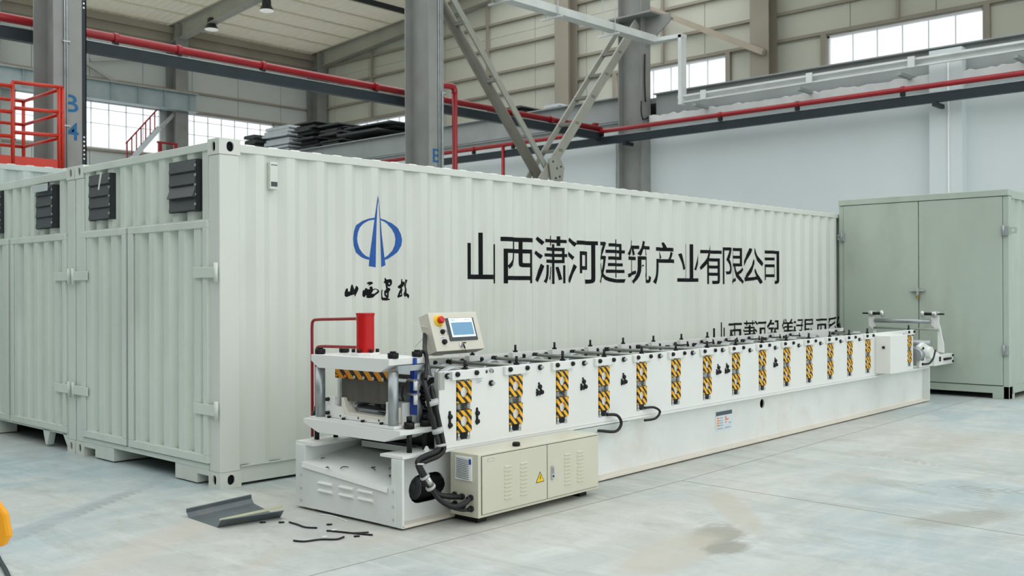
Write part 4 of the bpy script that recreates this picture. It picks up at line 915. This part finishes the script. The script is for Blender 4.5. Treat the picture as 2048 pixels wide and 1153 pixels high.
for i in range(6): put('clamp_bolt', MB().cyl((0,0,0), (-.009,0,0), .010, 8).mesh('clamp_bolt'), M_orp if i < 2 else M_steel, bh, (-.04, .24-i*.092, -.018))
part('blade', B(cp).box(.125,.150,.20,.725,.735,.885), M_blade, cp)
# lower die: a white bracket frame with a stepped trough opening
die = [(.815,.62),(.815,.757),(.74,.757),(.74,.70),(.69,.695),(.67,.645),(.25,.636),(.235,.655),(.235,.76),(.20,.76),(.20,.62)]
dd = part('lower_die', B(cp).prism(die, vzl, .075, .10), M_mach, cp, .002)
die2 = [(.70,.62),(.70,.757),(.675,.755),(.655,.70),(.63,.662),(.28,.655),(.265,.68),(.25,.72),(.2,.72),(.2,.62)]
sub(dd, 'die_insert', B(cp).prism(die2, vzl, .10, .17), mat('die_cream', (224,220,208), .5), .002)
for v, z in ((.80,.74),(.80,.65),(.245,.735)): put('bolt', MB().cyl((0,0,0), (-.02,0,0), .013, 10).mesh('bolt'), M_black, dd, rel(cp, .075, v, z))
for v in (.68, .5, .30): put('numbered_mark', MB().lathe((0,0,0), (-1,0,0), [(0,.008),(.001,.008)], 10).mesh('numbered_mark'), M_vent, dd, rel(cp, .075, v, .638))
for v in (.78, .63, .44, .26): put('base_bolt', MB().cyl((0,0,0), (0,0,.014), .012, 6).mesh('base_bolt'), M_black, dd, rel(cp, .06, v, .618))
part('formed_sheet', B(cp).prism([(.62,.685),(.30,.680),(.30,.683),(.62,.688)], vzl, .17, .45), M_galv, cp)
part('guide_post', B(cp).box(.27,.30,.84,.95,.6,.952), M_mach, cp, .003); part('guide_block', B(cp).box(.17,.29,.185,.285,.6,.748), M_mach, cp, .003)
part('cross_bar', B(cp).cyl((.31,.1,.90), (.31,.86,.90), .016, 10), M_rod, cp); part('press_roll', B(cp).lathe((.31,.28,.795), (0,1,0), [(0,.068),(.01,.072),(.30,.072),(.31,.068)], 24), M_galv, cp)
bb = part('sensor_bar', B(cp).box(.222,.244,.126,.172,.672,1.034), M_bluebar, cp, .004); sub(bb, 'bar_foot', B(cp).box(.226,.242,.134,.165,.60,.672), M_galv)
for z in (.89, .80):
    sn = sub(bb, 'proximity_sensor', B(cp).cyl((.215,.112,z), (.215,.112,z-.06), .014, 10), M_white); sub(bb, 'sensor_clip', B(cp).box(.205,.248,.10,.18,z-.004,z+.010), M_steel)

# ================================================================== CONTROL PANEL
CPW, CPH, CPD, TH = .512, .296, .106, math.radians(18.5)
cpn = mthing('control_panel', 'tilted beige operator panel with touch screen and red stop button', 'control panel', .984, .70, 1.014)
cpn.rotation_euler = (-TH, 0, MA)
part('enclosure', MB().box(0, CPW, 0, CPD, 0, CPH), M_beige2, cpn, .004)
part('panel_seam', MB().box(.03, .19, .02, .022, -.001, .0), M_glabel, cpn)
part('mounting_arm', MB().box(.2, .3, CPD, CPD+.15, .03, .09), M_beige2, cpn)
hm = part('touch_screen', MB().box(.159, .457, -.008, .0, .073, .250), mat('bezel_dark', (66,72,78), .4), cpn, .003)
sub(hm, 'screen_border', MB().box(.187, .440, -.0088, -.008, .100, .247), M_scrw); sub(hm, 'screen_image', MB().box(.203, .428, -.0094, -.0088, .115, .213), M_scr)
sub(hm, 'screen_print', text_mb('SIEMENS', .013, lambda a, b_, t: (.205+a, -.0097, .228+b_), .0002), mat('teal_print', (90,170,180), .5)); sub(hm, 'screen_print', text_mb('SIMATIC HMI', .009, lambda a, b_, t: (.355+a, -.0097, .229+b_), .0001), M_glabel)
es = part('stop_collar', MB().lathe((.088, 0, .232), (0,-1,0), [(0,.045),(.006,.045),(.010,.040),(.012,.022)], 28), M_yel, cpn)
sub(es, 'stop_button', MB().lathe((.088, -.01, .232), (0,-1,0), [(0,.016),(.012,.017),(.014,.027),(.028,.028),(.036,.022),(.038,.0)], 24), M_ored)
sub(es, 'stop_print', text_mb('STOP', .013, lambda a, b_, t: (.069+a, -.0105, .193+b_), .0004), M_ink)
for x, z in ((.088, .177), (.090, .101)): 
    tg = part('name_tag', MB().box(x-.03, x+.03, -.002, 0, z-.009, z+.009), M_white, cpn)
    for s_ in (-.026, .026): sub(tg, 'tag_screw', MB().cyl((x+s_,-.002,z), (x+s_,-.003,z), .002, 6), M_black)
    sub(tg, 'print_line', MB().box(x-.018, x+.018, -.0025, -.002, z-.002, z+.003), M_glabel)
ks = part('key_switch', MB().lathe((.100, 0, .147), (0,-1,0), [(0,.019),(.008,.019),(.012,.015),(.02,.014),(.021,.0)], 18), M_black, cpn)
sub(ks, 'key', MB().box(.104,.122,-.034,-.031,.142,.152).box(.117,.119,-.036,-.030,.112,.142), M_galv)
part('selector_knob', MB().lathe((.094, 0, .069), (0,-1,0), [(0,.02),(.01,.02),(.022,.016),(.024,.0)], 16), M_black, cpn)
lk = part('door_lock', MB().lathe((.263, 0, .041), (0,-1,0), [(0,.018),(.006,.018),(.01,.012),(.011,0)], 18), M_steel, cpn)
sub(lk, 'lock_key', MB().box(.262,.292,-.03,-.022,.044,.052).cyl((.270,-.02,.04),(.272,-.024,.006),.006,8).cyl((.272,-.024,.006),(.272,-.024,-.03),.0012,6), M_black)
# white plastic tie tails sticking out behind the panel
e = mthing('plastic_strap', 'two thin white strap ends sticking out left of the operator panel', 'strap', .99, .80, 1.1)
part('strap_end', B(e).beam((.98,.80,1.19), (.93,.95,1.23), .006, .002), M_white, e); part('strap_end', B(e).beam((.98,.80,1.14), (.95,.9,1.04), .006, .002), M_white, e)

# ================================================================== ELECTRICAL CABINET
ec = mthing('electrical_cabinet', 'low beige electrical cabinet with louvred doors fixed to the machine base', 'cabinet', 1.015, -.12, 0)
part('cabinet_body', B(ec).box(.39, 1.64, -.262, -.02, .045, .440), M_beige, ec, .004)
part('mounting_bar', B(ec).box(.6,.66,-.02,.085,.3,.36), M_black, ec); part('mounting_bar', B(ec).box(1.4,1.46,-.02,.085,.3,.36), M_black, ec)
for u in (.45, 1.5): part('cabinet_foot', B(ec).box(u, u+.08, -.2, .0, 0, .045), M_black, ec)
lv = MB().add([(-.035,0,.003),(.035,0,.003),(.035,-.008,-.003),(-.035,-.008,-.003),(-.035,0,-.006),(.035,0,-.006)], [(0,1,2,3),(3,2,5,4),(0,3,4),(1,5,2)]).mesh('louvre')
d1 = part('cabinet_door', B(ec).box(.42, 1.052, -.27, -.262, .066, .424), M_beige, ec, .002); d2 = part('cabinet_door', B(ec).box(1.060, 1.622, -.27, -.262, .066, .424), M_beige, ec, .002)
part('door_edge_shade', B(ec).box(.4165,1.6255,-.2632,-.262,.0625,.4275), M_black, ec)  # black sheet drawing the shadow line around the doors
for d_, us in ((d1, (.658, .814)), (d2, (1.273, 1.416))):
    for u in us:
        for i in range(9): put('louvre', lv, M_beige, d_, rel(ec, u, -.27, .338-.0253*i))
sg = sub(d1, 'warning_sign', B(ec).prism([(.936,.187),(1.022,.187),(.979,.258)], zl, -.2712, -.27), M_black)
sub(d1, 'warning_face', B(ec).prism([(.943,.191),(1.015,.191),(.979,.250)], zl, -.2718, -.2712), M_yel)
sub(d1, 'warning_bolt', B(ec).prism([(.984,.236),(.972,.214),(.980,.215),(.974,.197),(.988,.219),(.980,.218),(.989,.236)], zl, -.2722, -.2718), M_black)
lh = sub(d2, 'swing_handle', B(ec).fill([obround(1.094,1.121,.186,.28)], zl, -.280, -.27), M_steel); sub(d2, 'handle_cylinder', B(ec).cyl((1.108,-.28,.21), (1.108,-.284,.21), .008, 10), M_bluebar); sub(d2, 'handle_button', B(ec).fill([obround(1.10,1.114,.225,.27)], zl, -.2825, -.28), M_galv)
np_ = sub(d1, 'name_plate', B(ec).box(.468,.53,-.2708,-.27,.389,.404), M_glabel); sub(d1, 'name_plate_face', B(ec).box(.47,.528,-.2714,-.2708,.391,.402), M_beige2)
fgr = part('filter_grille', B(ec).box(.381,.39,-.213,-.068,.270,.420), M_white, ec, .003)
for i in range(11):
    z = .283+i*.0115; sub(fgr, 'grille_slat', B(ec).add([(.381,-.078,z+.008),(.372,-.14,z+.004),(.381,-.19,z),(.381,-.078,z+.003),(.376,-.14,z-.001),(.381,-.19,z-.005)], [(0,1,4,3),(1,2,5,4)]), M_vent if i % 1 else M_glabel)
sub(fgr, 'grille_sticker', B(ec).box(.379,.381,-.21,-.192,.375,.408), M_bluebar)
gl = MB().cyl((0,0,0), (-.018,0,0), .020, 6).cyl((-.018,0,0), (-.04,0,0), .016, 12, .012).mesh('cable_gland')
GL = [(-.063,.17),(-.13,.167),(-.204,.168),(-.067,.114),(-.138,.111),(-.207,.10)]
for v, z in GL: put('cable_gland', gl, M_rub, ec, rel(ec, .39, v, z))
part('top_vent_cap', B(ec).lathe((.815,-.205,.440), (0,0,1), [(0,.018),(.004,.026),(.02,.026),(.026,.02),(.028,0)], 16), M_black, ec)
part('end_knob', B(ec).lathe((1.64,-.1,.11), (1,0,0), [(0,.015),(.02,.02),(.03,.0)], 12), M_black, ec)

# ================================================================== CABLES
hb = mthing('cable_bundle', 'bundle of black ribbed hoses hanging from the panel to the cabinet glands', 'cable', .36, .0, .1)
def hose(pts, r): return part('hose', B(hb).tube(pts, r, 10), M_rub, hb)
hose([(1.03,.87,1.16),(.90,.74,1.08),(.787,.62,1.034),(.526,.32,.938),(.339,.10,.851),(.272,.0,.759),(.286,-.02,.643),(.301,-.04,.525),(.30,-.05,.463),(.246,-.055,.430),(.165,-.05,.414),(.107,-.04,.394),(.122,-.05,.347),(.170,-.07,.26),(.205,-.10,.179),(.25,-.17,.132),(.32,-.205,.142),(.372,-.204,.166)], .0165)
hose([(.384,.22,.961),(.258,.08,.896),(.210,.0,.818),(.224,-.01,.711),(.25,-.02,.607),(.264,-.04,.513),(.258,-.05,.475),(.212,-.055,.456),(.14,-.05,.443),(.09,-.04,.42),(.089,-.05,.373),(.142,-.06,.284),(.213,-.07,.205),(.29,-.11,.178),(.372,-.13,.167)], .0165)
hose([(.315,.2,.757),(.316,.2,.886),(.311,.19,1.015),(.314,.17,1.058),(.326,.15,1.068),(.329,.13,1.042),(.3,.1,.972),(.25,.06,.90)], .013)
hose([(.17,-.06,.25),(.23,-.08,.17),(.30,-.125,.115),(.372,-.138,.111)], .010); hose([(.18,-.06,.25),(.27,-.06,.19),(.372,-.063,.17)], .010); hose([(.25,-.14,.125),(.32,-.19,.10),(.372,-.207,.10)], .010)
for (a, b_, r_) in (((.241,-.005,.775),(.248,-.008,.745),.042),((.268,-.025,.60),(.276,-.028,.57),.038),((.281,-.045,.50),(.282,-.047,.485),.037),((.10,-.042,.40),(.098,-.044,.39),.032),((.128,-.055,.325),(.135,-.057,.31),.031),((.165,-.066,.258),(.175,-.068,.243),.032)):
    part('cable_tie', B(hb).cyl(a, b_, r_, 12), M_hose2, hb)
part('foil_wrap', B(hb).cyl((.132,-.075,.312), (.160,-.085,.268), .018, 8), M_steel, hb)
# small white cone on the flange
tag(part('nozzle_cap', MB().lathe((MO.x+.245, MO.y+.055, .450), (0,0,1), [(0,.02),(.004,.022),(.03,.008),(.034,0)], 12), M_white), 'small white plastic cone standing on the base flange', 'cap')

# ================================================================== SHEET FEEDER at the far end
fe = mthing('sheet_feeder', 'white sheet entry stand with guide rollers at the far end of the machine', 'feeder', 9.4, .45, .45)
def arm(u, dv, fl):
    f = (lambda v: dv-v) if fl else (lambda v: dv+v)
    P = [(.0,1.15),(.105,1.15),(.105,.985),(.058,.93),(.02,.87),(.02,.62),(-.065,.61),(-.06,.72),(-.035,.84),(-.02,.93),(0,1.0)]
    return part('feeder_arm', B(fe).prism([(f(a), b_) for a, b_ in P], vzl, u-.012, u+.012), M_mach, fe, .003)
a1 = arm(9.58, -.0, False)
a2 = part('feeder_arm', B(fe).prism([(.945,1.15),(.85,1.15),(.85,.885),(.94,.945)], vzl, 9.568, 9.592), M_mach, fe, .003); part('arm_strut', B(fe).box(9.568,9.592,.84,.875,.45,.93), M_mach, fe)
for a_ in (1.022,): part('guide_roller', B(fe).cyl((9.55,.10,a_), (9.55,.85,a_), .028, 16), M_galv, fe)
part('guide_rod', B(fe).cyl((9.55,.0,.915), (9.55,.86,.925), .014, 10), M_rod, fe); part('guide_roller', B(fe).cyl((9.5,.08,.735), (9.5,.86,.735), .045, 16), M_galv, fe)
for v0, s_ in ((.05,-1), (.90,1)):
    kb = part('spool_roller', B(fe).lathe((9.56,v0-s_*.13,1.12), (0,-s_,0), [(0,.03),(.012,.05),(.035,.046),(.05,.03)], 18), M_steel, fe)
    sub(kb, 'spindle', B(fe).cyl((9.56,v0+s_*.04,1.12), (9.56,v0+s_*.12,1.12), .012, 8), M_black); sub(kb, 'shaft', B(fe).cyl((9.56,v0-s_*.13,1.12), (9.56,v0-s_*.02,1.12), .02, 10), M_black); sub(kb, 'hub_disc', B(fe).lathe((9.56,v0-.025,1.12), (0,1,0), [(0,.03),(.01,.042),(.05,.036),(.06,.02)], 16), M_steel)
part('side_channel', B(fe).box(9.25,10.0,-.045,.03,.452,.585), M_mach, fe, .004); part('side_channel', B(fe).box(9.25,10.0,.87,.945,.452,.585), M_mach, fe, .004); part('end_bar', B(fe).box(9.93,10.0,.03,.87,.47,.56), M_mach, fe)
part('gearbox', B(fe).prism([(8.80,.455),(8.80,.73),(8.95,.77),(9.15,.72),(9.32,.66),(9.55,.60),(9.55,.455)], zl, -.02, .03), M_mach, fe, .01); part('gear_hub', B(fe).cyl((9.05,-.08,.64), (9.05,.0,.64), .075, 18), M_mach, fe); part('drive_motor', B(fe).cyl((8.72,.02,.62), (8.86,.02,.62), .085, 18), M_galv, fe)
part('drive_hose', B(fe).tube([(8.9,-.03,.50),(9.05,-.05,.50),(9.2,-.05,.56),(9.28,-.05,.66)], .012, 8), M_rub, fe)
for u, z in ((8.88,.56),(8.88,.5),(8.9,.7),(9.45,.52),(9.45,.55),(9.96,.56),(9.96,.48)): put('bolt', dome, M_black, fe, rel(fe, u, -.045 if u > 9.3 else -.02, z))
part('adjust_screw', B(fe).cyl((9.6,-.06,.525), (9.85,-.06,.525), .016, 8), M_black, fe); part('adjust_screw', B(fe).cyl((10.0,-.01,.51), (10.05,-.01,.51), .012, 8), M_black, fe)

# ================================================================== ON THE FLOOR
# sheet sample
P0, P1, Q0, Q1 = Vector((-.641,-1.041,0)), Vector((-.213,-1.085,0)), Vector((-.624,-.674,0)), Vector((-.097,-.60,0))
prof_s = [(-.14,.052),(-.13,.056),(-.12,.048),(-.02,.004),(.0,.001),(1.0,.001),(1.02,.004),(1.08,.028),(1.10,.03),(1.105,.05),(1.13,.053)]
vs = []
for (A, Bq) in ((P0, Q0), (P1, Q1)):
    for t, z in prof_s:
        q = A+(Bq-A)*t; vs.append((q.x, q.y, z))
n = len(prof_s)
so = part('sheet_sample', MB().add(vs, [(i, i+1, n+i+1, n+i) for i in range(n-1)]), mat('prepaint_grey', (98,108,113), .4, .35, var=.1, scale=3, dirt=(150,132,100), amt=.4, dscale=5))
sl = so.modifiers.new('sheet', 'SOLIDIFY'); sl.thickness = .0012
tag(so, 'grey profiled sheet metal offcut lying on the floor by the container corner', 'sheet metal')
sl_ = part('painted_flange', MB().add([(-.649,-1.087,.050),(-.221,-1.131,.066),(-.2205,-1.128,.084),(-.648,-1.084,.062)], [(0,1,2,3)]), mat('cream_coat', (196,198,164), .5), so)
def strip(pts, r, label, mt=M_rub, cat='cable tie'):
    return tag(part('tie_offcut', MB().tube([(x, y, r) for x, y in pts], r, 6, 5), mt), label, cat)
strip([(-.27,-1.271),(-.272,-1.355),(-.282,-1.458),(-.243,-1.526)], .006, 'bent black strap offcut nearest the sheet metal sample')
strip([(-.524,-1.684),(-.493,-1.747),(-.403,-1.779),(-.336,-1.845),(-.272,-1.832)], .006, 'curved black strap offcut farthest from the machine panel')
strip([(-.248,-1.631),(-.225,-1.676),(-.181,-1.796),(-.129,-1.92)], .006, 'straight black strap offcut below the louvred front panel')
strip([(-.235,-1.64),(-.181,-1.78),(-.099,-1.847)], .005, 'second black strap offcut crossing the straight one')
strip([(-.007,-1.224),(.021,-1.302),(.012,-1.421),(-.01,-1.52)], .004, 'pale wire lying along the machine front edge', M_white, 'wire')
for x, y, lb in ((-.384,-1.145,'small black clip nearest the sheet metal sample'),(-.305,-1.233,'small black clip beside the bent strap offcut'),(-.137,-1.504,'small black clip near the machine front panel'),(-.21,-1.87,'small black clip at the end of the straight strap offcut')):
    tag(part('floor_clip', MB().box(x-.012,x+.012,y-.006,y+.006,0,.008).cyl((x-.01,y+.012,.005),(x+.014,y-.014,.005),.005,6), M_black), lb, 'clip')
for x, y, lb in ((-.36,-1.762,'white tag on the curved strap offcut'),(-.222,-1.668,'white tag on the straight strap offcut')): tag(part('paper_tag', MB().box(x-.015,x+.015,y-.01,y+.01,.012,.0135), M_white), lb, 'tag')
# amber guard at the left edge, black cable
e = thing('guard_post', 'amber painted guard head poking in at the left edge of the frame', 'guard post', (-2.795,-3.177,0))
part('post_base', MB().box(-.12,.0,-.02,.14,0,.03), M_yello, e, .005); part('post_upright', MB().cyl((-.06,.06,.03), (-.06,.06,.70), .035, 16), M_yello, e)
part('post_head', MB().add([(-.2,.22,.64),(.10,-.09,.655),(.115,-.105,.69),(.105,-.1,.76),(.07,-.07,.83),(-.2,.22,.86),(-.22,.2,.64),(.08,-.11,.655),(.095,-.125,.69),(.085,-.12,.76),(.05,-.09,.83),(-.22,.2,.86)], [(0,1,2,3,4,5),(11,10,9,8,7,6),(0,6,7,1),(1,7,8,2),(2,8,9,3),(3,9,10,4),(4,10,11,5),(5,11,6,0)]), M_yello, e, .012)
tag(part('floor_cable', MB().tube([(-1.74,-.45,.012),(-1.85,-.86,.012),(-1.93,-1.19,.012),(-2.05,-1.6,.012)], .012, 8), M_dark), 'dark cable on the floor at the lower left corner', 'cable')
